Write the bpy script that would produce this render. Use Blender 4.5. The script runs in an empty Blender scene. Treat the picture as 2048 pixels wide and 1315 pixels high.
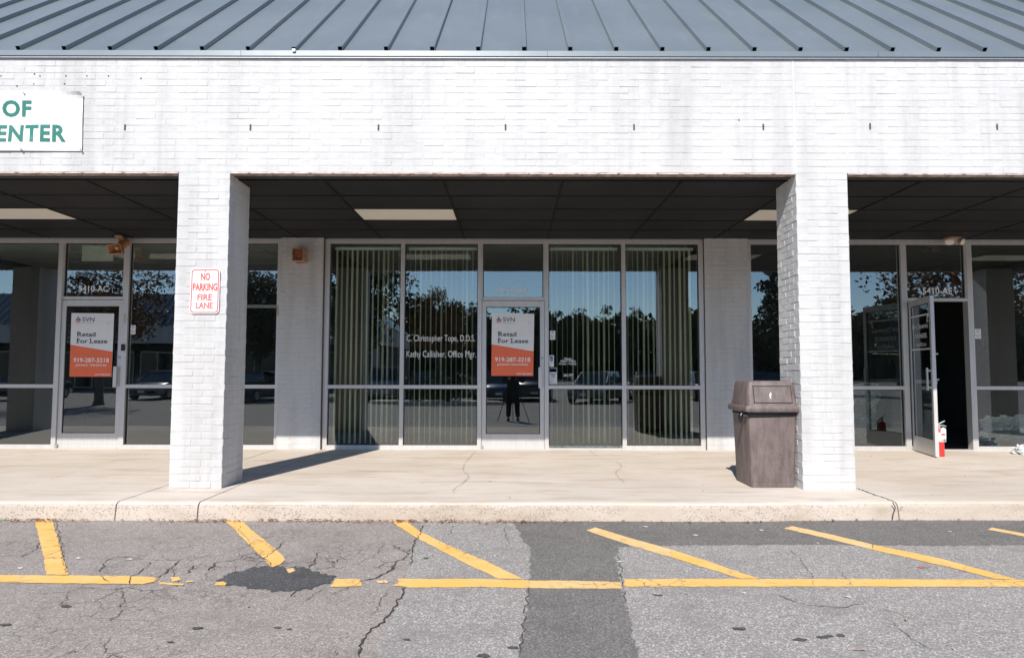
import bpy, math, random
import numpy as np
from mathutils import Vector, Matrix
random.seed(7); rng = np.random.default_rng(7)
S = bpy.context.scene
col = S.collection
R = math.radians

# ------------------------------------------------------------------ camera
CZ = 1.137                                   # camera height above the sidewalk (z = 0)
FPX, PITCH, YAW, ROLL = 1360.0, 0.061, -0.00081, 0.00206
fwd = Vector((math.sin(YAW)*math.cos(PITCH), math.cos(YAW)*math.cos(PITCH), math.sin(PITCH)))
rgt = Vector((math.cos(YAW), -math.sin(YAW), 0)); upv = rgt.cross(fwd)
cr = math.cos(ROLL)*rgt + math.sin(ROLL)*upv; cu = -math.sin(ROLL)*rgt + math.cos(ROLL)*upv
CAM = Vector((0, 0, CZ))
cd = bpy.data.cameras.new('camera'); cam = bpy.data.objects.new('camera', cd); col.objects.link(cam)
cd.sensor_fit = 'HORIZONTAL'; cd.sensor_width = 36; cd.lens = FPX/2048*36
cd.clip_start = 0.05; cd.clip_end = 2000
m = Matrix((( cr.x, cu.x, -fwd.x), (cr.y, cu.y, -fwd.y), (cr.z, cu.z, -fwd.z))).to_4x4(); m.translation = CAM
cam.matrix_world = m; S.camera = cam

# ------------------------------------------------------------------ world, sun, exposure
SUN_AZ, SUN_EL = R(15.2), R(40.8)            # sun stands behind the camera, to its left
sdir = Vector((-math.sin(SUN_AZ)*math.cos(SUN_EL), -math.cos(SUN_AZ)*math.cos(SUN_EL), math.sin(SUN_EL)))
W = bpy.data.worlds.new('World'); S.world = W; W.use_nodes = True
nt = W.node_tree; nt.nodes.clear()
sky = nt.nodes.new('ShaderNodeTexSky'); sky.sky_type = 'NISHITA'; sky.sun_disc = False
sky.sun_elevation = SUN_EL; sky.sun_rotation = math.atan2(sdir.x, sdir.y)
sky.air_density = 0.9; sky.dust_density = 0.0; sky.ozone_density = 2.6; sky.altitude = 100
bg = nt.nodes.new('ShaderNodeBackground'); bg.inputs['Strength'].default_value = 0.15
wo = nt.nodes.new('ShaderNodeOutputWorld')
nt.links.new(sky.outputs[0], bg.inputs[0]); nt.links.new(bg.outputs[0], wo.inputs[0])
sl = bpy.data.lights.new('sun', 'SUN'); sl.energy = 4.8; sl.angle = R(0.53); sl.color = (1, 0.935, 0.85)
so = bpy.data.objects.new('sun', sl); col.objects.link(so)
so.rotation_euler = (-sdir).to_track_quat('-Z', 'Y').to_euler(); so.location = (-6, -14, 14)
S.view_settings.view_transform = 'Standard'; S.view_settings.look = 'None'
S.view_settings.gamma = 1; S.view_settings.exposure = 0.42
S.render.engine = 'CYCLES'
S.cycles.max_bounces = 10; S.cycles.transparent_max_bounces = 16; S.cycles.diffuse_bounces = 5; S.cycles.glossy_bounces = 5

# ------------------------------------------------------------------ pixel helpers
def ray(u, v): return fwd + cr*((u-1024)/FPX) + cu*((657.5-v)/FPX)
def at(u, v, Y):
    d = ray(u, v); return CAM + d*(Y/d.y)
def walk(u, v, z=0.0):
    d = ray(u, v); return CAM + d*((z-CZ)/d.z)
KY = 5.93                                     # kerb line
ZK, SL = -0.152, 0.035
def za(y): return ZK - SL*(KY-y) if y > 0 else ZK - SL*KY
def lot(u, v, dz=0.0):
    d = ray(u, v); t = (ZK - SL*KY - CZ)/(d.z - SL*d.y); p = CAM + d*t
    return Vector((p.x, p.y, za(p.y)+dz))

# ------------------------------------------------------------------ materials
def new_mat(name):
    mt = bpy.data.materials.new(name); mt.use_nodes = True
    n = mt.node_tree.nodes; n.clear()
    o = n.new('ShaderNodeOutputMaterial'); p = n.new('ShaderNodeBsdfPrincipled')
    mt.node_tree.links.new(p.outputs[0], o.inputs[0]); return mt, mt.node_tree, p, o
def N(t, kind, **kw):
    n = t.nodes.new(kind)
    for k, v in kw.items():
        if k in n.inputs: n.inputs[k].default_value = v
        else: setattr(n, k, v)
    return n
def ramp(t, fac, stops):
    n = t.nodes.new('ShaderNodeValToRGB'); t.links.new(fac, n.inputs[0])
    e = n.color_ramp.elements
    while len(e) < len(stops): e.new(0.5)
    for el, (p, c) in zip(e, stops):
        el.position = p; el.color = (c, c, c, 1) if isinstance(c, (int, float)) else (*c, 1)
    return n.outputs[0]
def mix(t, fac, a, b, mode='MIX'):
    n = t.nodes.new('ShaderNodeMix'); n.data_type = 'RGBA'; n.blend_type = mode
    for s, v in ((0, fac), (6, a), (7, b)):
        if isinstance(v, (int, float)): n.inputs[s].default_value = v
        elif isinstance(v, tuple): n.inputs[s].default_value = (*v, 1)
        else: t.links.new(v, n.inputs[s])
    return n.outputs[2]
def pos(t, scale=(1, 1, 1)):
    g = t.nodes.new('ShaderNodeNewGeometry'); mp = t.nodes.new('ShaderNodeMapping')
    mp.inputs['Scale'].default_value = scale; t.links.new(g.outputs['Position'], mp.inputs[0]); return mp.outputs[0]
def noise(t, co, scale, detail=4, rough=0.55, out='Fac'):
    n = N(t, 'ShaderNodeTexNoise', Scale=scale, Detail=detail, Roughness=rough); t.links.new(co, n.inputs['Vector']); return n.outputs[out]
def bump(t, p, h, strength=0.3, dist=0.01, prev=None):
    b = N(t, 'ShaderNodeBump', Strength=strength, Distance=dist); t.links.new(h, b.inputs['Height'])
    if prev: t.links.new(prev, b.inputs['Normal'])
    t.links.new(b.outputs[0], p.inputs['Normal']); return b.outputs[0]
def simple(name, c, rough=0.5, metal=0.0, var=0.12, scale=8, bumps=None, spec=0.5, stretch=(1, 1, 1)):
    mt, t, p, o = new_mat(name)
    co = pos(t, stretch); f = noise(t, co, scale, 5)
    lo = tuple(x*(1-var) for x in c); hi = tuple(min(1, x*(1+var)) for x in c)
    t.links.new(ramp(t, f, [(0.3, lo), (0.7, hi)]), p.inputs['Base Color'])
    p.inputs['Roughness'].default_value = rough; p.inputs['Metallic'].default_value = metal
    p.inputs['Specular IOR Level'].default_value = spec
    if bumps: bump(t, p, noise(t, pos(t), bumps[0], 4), bumps[1], bumps[2])
    return mt

M = {}
def brick_mat(name, base, dirt, joint=False):
    mt, t, p, o = new_mat(name)
    streak = noise(t, pos(t, (2.4, 2.4, 0.22)), 1.6, 5, 0.65)
    blot = noise(t, pos(t), 1.3, 4)
    fine = noise(t, pos(t), 38, 3)
    c = mix(t, ramp(t, streak, [(0.44, 0.0), (0.66, 0.95)]), base, dirt)
    c = mix(t, ramp(t, blot, [(0.45, 0.0), (0.8, 0.35)]), c, tuple(x*0.9 for x in dirt))
    oi = t.nodes.new('ShaderNodeObjectInfo')
    c = mix(t, 0.07, c, ramp(t, oi.outputs['Random'], [(0, (0.45, 0.45, 0.46)), (1, base)]))
    spk = noise(t, pos(t), 16, 2)
    c = mix(t, ramp(t, spk, [(0.74, 0.0), (0.77, 0.55)]), c, (0.34, 0.31, 0.29))
    t.links.new(c, p.inputs['Base Color']); p.inputs['Roughness'].default_value = 0.62
    p.inputs['Specular IOR Level'].default_value = 0.3
    b1 = bump(t, p, noise(t, pos(t), 55, 5, 0.6), 0.35, 0.006)
    bump(t, p, noise(t, pos(t), 14, 2), 0.35, 0.012, b1)
    return mt
M['brick'] = brick_mat('painted_white_brick', (0.535, 0.533, 0.528), (0.425, 0.418, 0.408))
M['mortar'] = brick_mat('painted_mortar', (0.52, 0.515, 0.51), (0.42, 0.42, 0.42))
M['alu'] = simple('aluminium', (0.56, 0.55, 0.54), 0.45, 0.35, 0.06, 30, stretch=(1, 1, 0.1))
M['alu_d'] = simple('dull_aluminium', (0.40, 0.41, 0.42), 0.5, 0.6, 0.1, 40)
M['gasket'] = simple('black_gasket', (0.012, 0.013, 0.014), 0.6)
M['ceil'] = simple('black_ceiling_panel', (0.016, 0.016, 0.0165), 0.6, 0, 0.25, 2.2, bumps=(120, 0.15, 0.003), spec=0.18)
M['tbar'] = simple('black_grid_bar', (0.009, 0.009, 0.009), 0.6, spec=0.12)
M['diff'] = simple('light_diffuser', (0.78, 0.745, 0.66), 0.4, 0, 0.03, 3)
M['trim'] = simple('dark_trim', (0.022, 0.023, 0.025), 0.4, 0, 0.1)
M['lintel'] = simple('rusty_lintel', (0.36, 0.27, 0.22), 0.7, 0, 0.6, 14, stretch=(1, 1, 1))
M['rust'] = simple('rust', (0.10, 0.045, 0.03), 0.8, 0, 0.5, 60)
M['sealant'] = simple('brown_sealant', (0.10, 0.065, 0.045), 0.8, 0, 0.4, 20)
M['black'] = simple('matt_black', (0.012, 0.012, 0.013), 0.6)
M['blackgloss'] = simple('glossy_black', (0.012, 0.012, 0.013), 0.25)
M['white'] = simple('white_vinyl', (0.74, 0.74, 0.745), 0.45, 0, 0.03)
M['letter'] = simple('white_lettering', (0.8, 0.8, 0.79), 0.5, 0, 0.02)
M['navy'] = simple('navy_print', (0.018, 0.035, 0.11), 0.5)
M['ink'] = simple('black_print', (0.02, 0.022, 0.03), 0.5)
M['orange'] = simple('orange_print', (0.80, 0.15, 0.055), 0.45, 0, 0.03)
M['red'] = simple('red_print', (0.78, 0.085, 0.06), 0.45, 0, 0.04)
M['green'] = simple('green_print', (0.012, 0.155, 0.115), 0.5, 0, 0.05)
M['blue'] = simple('blue_print', (0.03, 0.15, 0.42), 0.5)
M['tan'] = simple('tan_print', (0.45, 0.37, 0.28), 0.6)
M['grey'] = simple('grey_print', (0.32, 0.33, 0.35), 0.6)

# metal roof
mt, t, p, o = new_mat('blue_grey_metal_roof'); M['roof'] = mt
f1 = noise(t, pos(t), 0.9, 3); f2 = noise(t, pos(t, (1, 0.25, 0.25)), 7, 3)
c = mix(t, ramp(t, f1, [(0.35, 0.0), (0.75, 1.0)]), (0.195, 0.225, 0.236), (0.235, 0.262, 0.27))
c = mix(t, ramp(t, f2, [(0.55, 0.0), (0.8, 0.25)]), c, (0.33, 0.36, 0.37))
t.links.new(c, p.inputs['Base Color']); p.inputs['Roughness'].default_value = 0.36; p.inputs['Metallic'].default_value = 0.4
bump(t, p, noise(t, pos(t), 1.6, 1), 0.25, 0.02)
M['seamend'] = simple('open_seam_end', (0.008, 0.009, 0.011), 0.8)

# glass
def glass(name, tint, refl, refltint=(0.92, 0.97, 1.0)):
    mt = bpy.data.materials.new(name); mt.use_nodes = True; t = mt.node_tree; t.nodes.clear()
    o = t.nodes.new('ShaderNodeOutputMaterial'); mx = t.nodes.new('ShaderNodeMixShader')
    tr = N(t, 'ShaderNodeBsdfTransparent', Color=(*tint, 1)); gl = N(t, 'ShaderNodeBsdfGlossy', Color=(*refltint, 1), Roughness=0.0)
    fr = N(t, 'ShaderNodeFresnel', IOR=refl)
    wv = noise(t, pos(t), 1.1, 1); b = N(t, 'ShaderNodeBump', Strength=0.035, Distance=0.02); t.links.new(wv, b.inputs['Height'])
    t.links.new(b.outputs[0], gl.inputs['Normal'])
    gg = t.nodes.new('ShaderNodeNewGeometry'); inv = N(t, 'ShaderNodeMath', operation='SUBTRACT'); inv.inputs[0].default_value = 1.0; t.links.new(gg.outputs['Backfacing'], inv.inputs[1])
    ml = N(t, 'ShaderNodeMath', operation='MULTIPLY'); t.links.new(fr.outputs[0], ml.inputs[0]); t.links.new(inv.outputs[0], ml.inputs[1])   # the mirror image forms on the face the light enters
    t.links.new(ml.outputs[0], mx.inputs[0]); t.links.new(tr.outputs[0], mx.inputs[1]); t.links.new(gl.outputs[0], mx.inputs[2])
    t.links.new(mx.outputs[0], o.inputs[0]); return mt
M['glass'] = glass('tinted_window_glass', (0.95, 0.98, 0.96), 2.45, (0.9, 0.98, 1.0))
M['carglass'] = glass('car_glass', (0.18, 0.22, 0.22), 1.8)

# concrete
def concrete(name, face=False):
    mt, t, p, o = new_mat(name)
    big = noise(t, pos(t), 0.55, 5); mid = noise(t, pos(t, (0.7, 2.2, 1)), 3.0, 5, 0.6); fine = noise(t, pos(t), 90, 3)
    c = mix(t, ramp(t, big, [(0.35, 0.0), (0.7, 1.0)]), (0.56, 0.49, 0.415), (0.66, 0.59, 0.52))
    c = mix(t, ramp(t, mid, [(0.5, 0.0), (0.72, 0.55)]), c, (0.47, 0.385, 0.30))
    c = mix(t, ramp(t, fine, [(0.35, 0.25), (0.6, 0.0)]), c, (0.33, 0.28, 0.23))
    s2 = noise(t, pos(t, (.35, 1.6, 1)), 2.2, 6, .7); c = mix(t, ramp(t, s2, [(0.50, 0.0), (0.68, 0.5)]), c, (0.36, 0.28, 0.21))
    s3 = noise(t, pos(t, (.5, 2.5, 1)), 5.5, 4, .7); c = mix(t, ramp(t, s3, [(0.60, 0.0), (0.75, 0.45)]), c, (0.33, 0.26, 0.20))
    sp = noise(t, pos(t), 26, 2); c = mix(t, ramp(t, sp, [(0.73, 0.0), (0.76, 0.5)]), c, (0.22, 0.18, 0.15))
    b1 = bump(t, p, fine, 0.3, 0.004)
    if face:
        c = mix(t, 1.0, c, (0.80, 0.78, 0.76), 'MULTIPLY')
        v = N(t, 'ShaderNodeTexVoronoi', Scale=62.0); t.links.new(pos(t, (1, 1, 1.2)), v.inputs['Vector'])
        patch = noise(t, pos(t), 1.1, 4)
        pm = ramp(t, patch, [(0.36, 0.15), (0.52, 1.0)])
        pit = ramp(t, v.outputs['Distance'], [(0.30, 1.0), (0.42, 0.0)])
        rnd = ramp(t, v.outputs['Color'], [(0.50, 0.0), (0.56, 0.85)])
        m1 = N(t, 'ShaderNodeMath', operation='MULTIPLY'); t.links.new(pit, m1.inputs[0]); t.links.new(rnd, m1.inputs[1])
        m2 = N(t, 'ShaderNodeMath', operation='MULTIPLY'); t.links.new(m1.outputs[0], m2.inputs[0]); t.links.new(pm, m2.inputs[1])
        stone = ramp(t, v.outputs['Color'], [(0.45, (0.20, 0.17, 0.14)), (0.6, (0.36, 0.31, 0.26)), (0.8, (0.27, 0.26, 0.25)), (1.0, (0.45, 0.36, 0.28))])
        c = mix(t, m2.outputs[0], c, stone)
        bump(t, p, m2.outputs[0], 0.7, -0.008, b1)
    t.links.new(c, p.inputs['Base Color']); p.inputs['Roughness'].default_value = 0.85
    p.inputs['Specular IOR Level'].default_value = 0.25
    return mt
M['conc'] = concrete('sidewalk_concrete'); M['concface'] = concrete('exposed_aggregate_kerb', True)
M['joint'] = simple('dark_joint', (0.06, 0.05, 0.042), 0.9, 0, 0.4, 30)
M['crack'] = simple('dirt_crack', (0.055, 0.047, 0.04), 0.95, 0, 0.4, 40)
M['hairline'] = simple('hairline_crack', (0.27, 0.21, 0.16), 0.95, 0, 0.4, 20)

# asphalt
def asphalt(name, base, crackmask=False, speck=0.5, warm=(0.35, 0.31, 0.285)):
    mt, t, p, o = new_mat(name)
    fine = noise(t, pos(t), 105, 3, 0.75); big = noise(t, pos(t), 1.1, 5, 0.6); blot = noise(t, pos(t), 5, 4)
    vo = N(t, 'ShaderNodeTexVoronoi', Scale=120.0); t.links.new(pos(t), vo.inputs['Vector'])
    c = mix(t, ramp(t, big, [(0.35, 0.0), (0.7, 0.6)]), base, warm)
    c = mix(t, ramp(t, blot, [(0.5, 0.0), (0.75, 0.4)]), c, tuple(x*0.72 for x in base))
    c = mix(t, ramp(t, fine, [(0.32, 1.0), (0.54, 0.0)]), c, tuple(x*0.36 for x in base))
    c = mix(t, ramp(t, vo.outputs['Color'], [(0.62, 0.0), (0.9, speck)]), c, tuple(min(1, x*2.0+0.03) for x in base))
    h = fine
    st = noise(t, pos(t, (1, 1.6, 1)), 2.3, 6, .7); c = mix(t, ramp(t, st, [(0.52, 0.0), (0.66, 0.55)]), c, tuple(x*0.66 for x in base))
    md = noise(t, pos(t), 34, 4, .7); c = mix(t, ramp(t, md, [(0.56, 0.0), (0.70, 0.7)]), c, tuple(x*0.5 for x in base))
    if crackmask:
        rg = ramp(t, noise(t, pos(t), 22, 5, .75), [(0.50, 0.0), (0.62, 1.0)])
        av = ramp(t, noise(t, pos(t, (1, 1.4, 1)), 1.15, 4), [(0.50, 0.0), (0.62, 0.7)])
        mv = N(t, 'ShaderNodeMath', operation='MULTIPLY'); t.links.new(rg, mv.inputs[0]); t.links.new(av, mv.inputs[1])
        c = mix(t, mv.outputs[0], c, (0.12, 0.10, 0.088))
        w = N(t, 'ShaderNodeTexNoise', Scale=7.0, Detail=4.0); t.links.new(pos(t), w.inputs['Vector'])
        va = N(t, 'ShaderNodeVectorMath', operation='SCALE'); va.inputs['Scale'].default_value = 0.16; t.links.new(w.outputs['Color'], va.inputs[0])
        vb = N(t, 'ShaderNodeVectorMath', operation='ADD'); t.links.new(pos(t), vb.inputs[0]); t.links.new(va.outputs[0], vb.inputs[1])
        ve = N(t, 'ShaderNodeTexVoronoi', feature='DISTANCE_TO_EDGE', Scale=4.2); t.links.new(vb.outputs[0], ve.inputs['Vector'])
        line = ramp(t, ve.outputs['Distance'], [(0.006, 1.0), (0.022, 0.0)])
        area = ramp(t, noise(t, pos(t), 0.8, 3), [(0.50, 0.0), (0.60, 0.85)])
        mm = N(t, 'ShaderNodeMath', operation='MULTIPLY'); t.links.new(line, mm.inputs[0]); t.links.new(area, mm.inputs[1])
        c = mix(t, mm.outputs[0], c, (0.05, 0.042, 0.036))
    t.links.new(c, p.inputs['Base Color']); p.inputs['Roughness'].default_value = 0.85
    p.inputs['Specular IOR Level'].default_value = 0.3
    b = bump(t, p, fine, 0.55, 0.007); b2 = bump(t, p, blot, 0.25, 0.02, b)
    return mt
M['asph'] = asphalt('worn_asphalt', (0.29, 0.258, 0.234), True)
M['asph2'] = asphalt('grey_asphalt', (0.30, 0.28, 0.262), False, 0.7, (0.32, 0.30, 0.28))
M['asph3'] = asphalt('dark_asphalt_patch', (0.165, 0.156, 0.145), False, 0.55, (0.195, 0.182, 0.168))
M['asph4'] = asphalt('black_cold_patch', (0.075, 0.075, 0.077), False, 0.7, (0.11, 0.108, 0.105))

def paint(name, c1, c2):
    mt, t, p, o = new_mat(name)
    big = noise(t, pos(t), 4, 4); fine = noise(t, pos(t), 70, 4, 0.7); wear = noise(t, pos(t), 11, 5, 0.7)
    c = mix(t, ramp(t, big, [(0.35, 0.0), (0.7, 1.0)]), c1, c2)
    c = mix(t, ramp(t, wear, [(0.58, 0.0), (0.66, 0.7)]), c, (0.36, 0.31, 0.24))
    c = mix(t, ramp(t, fine, [(0.30, 0.6), (0.40, 0.0)]), c, (0.25, 0.19, 0.10))
    w = N(t, 'ShaderNodeTexNoise', Scale=9.0, Detail=4.0); t.links.new(pos(t), w.inputs['Vector'])
    va = N(t, 'ShaderNodeVectorMath', operation='SCALE'); va.inputs['Scale'].default_value = 0.13; t.links.new(w.outputs['Color'], va.inputs[0])
    vb = N(t, 'ShaderNodeVectorMath', operation='ADD'); t.links.new(pos(t), vb.inputs[0]); t.links.new(va.outputs[0], vb.inputs[1])
    ve = N(t, 'ShaderNodeTexVoronoi', feature='DISTANCE_TO_EDGE', Scale=6.5); t.links.new(vb.outputs[0], ve.inputs['Vector'])
    mm = N(t, 'ShaderNodeMath', operation='MULTIPLY'); t.links.new(ramp(t, ve.outputs['Distance'], [(0.008, 1.0), (0.03, 0.0)]), mm.inputs[0]); t.links.new(ramp(t, noise(t, pos(t), 1.3, 3), [(0.45, 0.0), (0.6, 0.9)]), mm.inputs[1])
    c = mix(t, mm.outputs[0], c, (0.20, 0.15, 0.09))
    t.links.new(c, p.inputs['Base Color']); p.inputs['Roughness'].default_value = 0.75
    bump(t, p, fine, 0.4, 0.005); return mt
M['yellow'] = paint('yellow_line_paint', (0.72, 0.415, 0.105), (0.74, 0.47, 0.17))
M['yellowf'] = paint('faded_yellow_line_paint', (0.66, 0.43, 0.17), (0.71, 0.50, 0.24))

# ------------------------------------------------------------------ object helpers
OFF = {}
def tag(o, label=None, cat=None, group=None, kind=None):
    for k, v in (('label', label), ('category', cat), ('group', group), ('kind', kind)):
        if v: o[k] = v
    return o
def empty(name, loc, label, cat, group=None, kind=None):
    o = bpy.data.objects.new(name, None); col.objects.link(o); o.location = loc; o.empty_display_size = 0.1
    OFF[o] = Vector(loc); return tag(o, label, cat, group, kind)
def link(name, me, parent=None, loc=None):
    o = bpy.data.objects.new(name, me); col.objects.link(o)
    base = Vector((0, 0, 0))
    if parent is not None: o.parent = parent; base = OFF[parent]
    if loc is not None: o.location = Vector(loc)-base; OFF[o] = Vector(loc)
    else: OFF[o] = base
    return o
class MB:
    def __init__(s): s.v = []; s.f = []; s.mi = []; s.smooth = []
    def poly(s, pts, mi=0, smooth=False):
        n = len(s.v); s.v += [tuple(p) for p in pts]; s.f.append(tuple(range(n, n+len(pts)))); s.mi.append(mi); s.smooth.append(smooth); return s
    def add(s, vs, fs, mi=0, smooth=False):
        n = len(s.v); s.v += [tuple(p) for p in vs]
        for f in fs: s.f.append(tuple(i+n for i in f)); s.mi.append(mi); s.smooth.append(smooth)
        return s
    def box(s, a, b, mi=0, T=None):
        x0, y0, z0 = a; x1, y1, z1 = b
        if x0 > x1: x0, x1 = x1, x0
        if y0 > y1: y0, y1 = y1, y0
        if z0 > z1: z0, z1 = z1, z0
        vs = [(x0,y0,z0),(x1,y0,z0),(x1,y1,z0),(x0,y1,z0),(x0,y0,z1),(x1,y0,z1),(x1,y1,z1),(x0,y1,z1)]
        if T: vs = [T(Vector(q)) for q in vs]
        return s.add(vs, [(0,3,2,1),(4,5,6,7),(0,1,5,4),(1,2,6,5),(2,3,7,6),(3,0,4,7)], mi)
    def tube(s, path, rad, n=10, mi=0, caps=True, smooth=True):
        path = [Vector(p) for p in path]; rings = []
        for i, p in enumerate(path):
            d = (path[min(i+1, len(path)-1)]-path[max(i-1, 0)]).normalized()
            a = d.orthogonal().normalized() if i == 0 else (pa - d*pa.dot(d)).normalized()
            pa = a; b = d.cross(a); r = rad[i] if isinstance(rad, (list, tuple)) else rad
            rings.append([p + a*(r*math.cos(2*math.pi*k/n)) + b*(r*math.sin(2*math.pi*k/n)) for k in range(n)])
        s.loft(rings, mi, caps, smooth); return s
    def loft(s, rings, mi=0, caps=True, smooth=True):
        n = len(rings[0]); vs = [q for r in rings for q in r]; fs = []
        for i in range(len(rings)-1):
            for k in range(n):
                fs.append((i*n+k, i*n+(k+1) % n, (i+1)*n+(k+1) % n, (i+1)*n+k))
        s.add(vs, fs, mi, smooth)
        if caps:
            s.poly(rings[0][::-1], mi); s.poly(rings[-1], mi)
        return s
    def mesh(s, name, mats, off=Vector((0,0,0))):
        me = bpy.data.meshes.new(name); me.from_pydata([tuple(Vector(q)-off) for q in s.v], [], s.f)
        for mm in (mats if isinstance(mats, (list, tuple)) else [mats]): me.materials.append(mm)
        me.polygons.foreach_set('material_index', s.mi); me.polygons.foreach_set('use_smooth', s.smooth); me.update(); return me
    def build(s, name, mats, parent=None, loc=None, label=None, cat=None, group=None, kind=None):
        off = Vector(loc) if loc is not None else (OFF[parent] if parent is not None else Vector((0,0,0)))
        o = link(name, s.mesh(name, mats, off), parent, loc); return tag(o, label, cat, group, kind)

def text_mesh(name, body, x0, x1, z0, z1, place, mat, parent, bold=0.0, spacing=1.0):
    """lettering scaled into the box x0..x1, z0..z1; place(x, z) -> world point"""
    cu_ = bpy.data.curves.new(name, 'FONT'); cu_.body = body; cu_.offset = bold; cu_.space_character = spacing; cu_.resolution_u = 3
    ob = bpy.data.objects.new(name, cu_); col.objects.link(ob)
    bpy.context.view_layer.update()
    me = bpy.data.meshes.new_from_object(ob.evaluated_get(bpy.context.evaluated_depsgraph_get()))
    bpy.data.objects.remove(ob); bpy.data.curves.remove(cu_)
    co = np.array([q.co[:] for q in me.vertices]); mn, mx = co.min(0), co.max(0)
    for q in me.vertices:
        fx = (q.co.x-mn[0])/(mx[0]-mn[0]); fz = (q.co.y-mn[1])/(mx[1]-mn[1])
        q.co = place(x0+fx*(x1-x0), z0+fz*(z1-z0)) - OFF[parent]
    me.materials.clear(); me.materials.append(mat); me.name = name
    return link(name, me, parent)

# ================================================================== GROUND
YF, YB = 6.62, 9.88                          # facade front, storefront front
FB, FT = 3.084, 4.25                         # fascia bottom / top
CEIL = 3.065
SPAN = 12.3
lotm = MB()
ys = [KY+0.6, KY, 4, 2, 0, -10, -30, -80, -300, -900]; xs = [-700, -200, -60, -20, -8, 0, 8, 20, 60, 200, 700]
for j in range(len(ys)-1):
    for i in range(len(xs)-1):
        y0, y1 = ys[j+1], ys[j]
        lotm.poly([(xs[i], y0, za(y0)), (xs[i+1], y0, za(y0)), (xs[i+1], y1, za(y1)), (xs[i], y1, za(y1))])
LOT = lotm.build('parking_lot', M['asph'], kind='structure'); OFF[LOT] = Vector((0,0,0))
# ground under and behind the building
MB().poly([(-700, KY+0.6, -0.16), (700, KY+0.6, -0.16), (700, 900, -0.16), (-700, 900, -0.16)]).build('ground', M['asph2'], kind='structure')

def jag(pts, step=0.05, amp=0.004, closed=True):
    out = []; n = len(pts)
    for i in range(n if closed else n-1):
        a, b = Vector(pts[i]), Vector(pts[(i+1) % n]); L = (b-a).length; k = max(1, int(L/step))
        nrm = Vector((-(b-a).y, (b-a).x, 0)).normalized()
        for j in range(k):
            q = a.lerp(b, j/k)
            if j or amp > 0.01: q = q + nrm*random.uniform(-amp, amp)
            out.append(q)
    if not closed: out.append(Vector(pts[-1]))
    return out
def sheet(name, px, mat, dz, step=0.06, amp=0.006, pts=None):
    P = pts or [lot(u, v, dz) for u, v in px]
    P = [Vector((q.x, q.y, za(q.y)+dz)) for q in jag(P, step, amp)]
    a = sum(P[i].x*P[(i+1) % len(P)].y-P[(i+1) % len(P)].x*P[i].y for i in range(len(P)))
    if a < 0: P.reverse()
    return MB().poly(P).build(name, mat, LOT)
def kq(u, v):                                 # a point on the lot right at the kerb
    p = lot(u, v); return p
# lighter overlay on the right of the long crack, reaching under the frame
ov = [lot(u, v, .004) for u, v in ((843, 1046), (836, 1075), (826, 1095), (822, 1120), (817, 1140), (810, 1175), (793, 1210), (775, 1240), (752, 1315))]
ov = [Vector((ov[0].x+.02, KY+.05, 0))] + ov + [Vector((-0.95, 2.6, 0)), Vector((-1.4, 0.5, 0)), Vector((9.5, 0.5, 0)), Vector((9.5, KY+.05, 0))]
sheet('asphalt_overlay', None, M['asph2'], .0015, .04, .018, pts=ov)
dp = [lot(u, v) for u, v in ((1046, 1080), (1062, 1100), (1058, 1165), (1051, 1230), (1038, 1315))]
dp = [Vector((lot(1026, 1048).x, KY+.04, 0))] + dp + [Vector((0.0, 2.4, 0)), Vector((0.62, 2.4, 0))] + [lot(u, v) for u, v in ((1278, 1315), (1262, 1260), (1250, 1200), (1240, 1150), (1229, 1112), (1236, 1094), (1330, 1091), (1600, 1088), (1850, 1091), (2048, 1090))] + [Vector((9.4, 5.05, 0)), Vector((9.4, KY+.04, 0))]
sheet('asphalt_patch', None, M['asph3'], .003, .03, .016, pts=dp)
bl = [(437, 1162), (455, 1148), (480, 1142), (505, 1135), (545, 1132), (575, 1136), (590, 1133), (612, 1136), (640, 1146), (668, 1153), (664, 1166), (645, 1168), (628, 1176), (600, 1180), (560, 1184), (520, 1176), (480, 1174), (452, 1170)]
sheet('asphalt_patch', bl, M['asph4'], .0042, .018, .022)

# yellow lines
def stripe(px, mat='yellow', dz=.0048, step=.035, amp=.005): sheet('painted_line', px, M[mat], dz, step, amp)
stripe([(70, 1042), (103, 1036.5), (121, 1096), (136.5, 1149.5), (93, 1149.5), (86, 1110)])
stripe([(-500, 1149), (0, 1150.3), (140, 1151), (262, 1152.5), (300, 1154), (318, 1157), (310, 1163), (285, 1168.5), (120, 1167), (0, 1164.8), (-500, 1163)])
stripe([(341, 1155), (358, 1154), (362, 1160), (345, 1163.5)], step=.015)
stripe([(318, 1165), (368, 1168), (366, 1171), (318, 1169)], step=.02)
stripe([(373, 1161.5), (385, 1161), (389, 1164), (374, 1164)], 'yellowf', step=.012)
stripe([(432, 1164.5), (446, 1163), (453, 1166), (450, 1171), (428, 1171)], step=.012)
stripe([(449, 1041), (477, 1035.5), (500, 1057), (530, 1081), (557, 1104), (570.5, 1119), (560, 1129), (543.4, 1134.6), (520, 1110), (485, 1076), (462, 1052)], 'yellow')
stripe([(572, 1138), (586, 1136), (591, 1141), (578, 1146)], 'yellowf', step=.012)
stripe([(672, 1158.5), (720, 1158.5), (724, 1172), (694, 1173.5), (660, 1174)], step=.02)
stripe([(752, 1161.5), (772, 1160.5), (776, 1166), (756, 1166.5)], 'yellowf', step=.012)
stripe([(795, 1157.5), (860, 1158.5), (940, 1157.5), (1000, 1159.5), (1058, 1161), (1057, 1176.5), (960, 1174.5), (820, 1175.5), (806, 1173), (786, 1171.5), (798, 1164)])
stripe([(1058.5, 1161), (1150, 1161.5), (1238, 1164.5), (1245, 1168), (1243, 1177.5), (1150, 1177), (1057.5, 1176.5)], 'yellowf')
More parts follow.
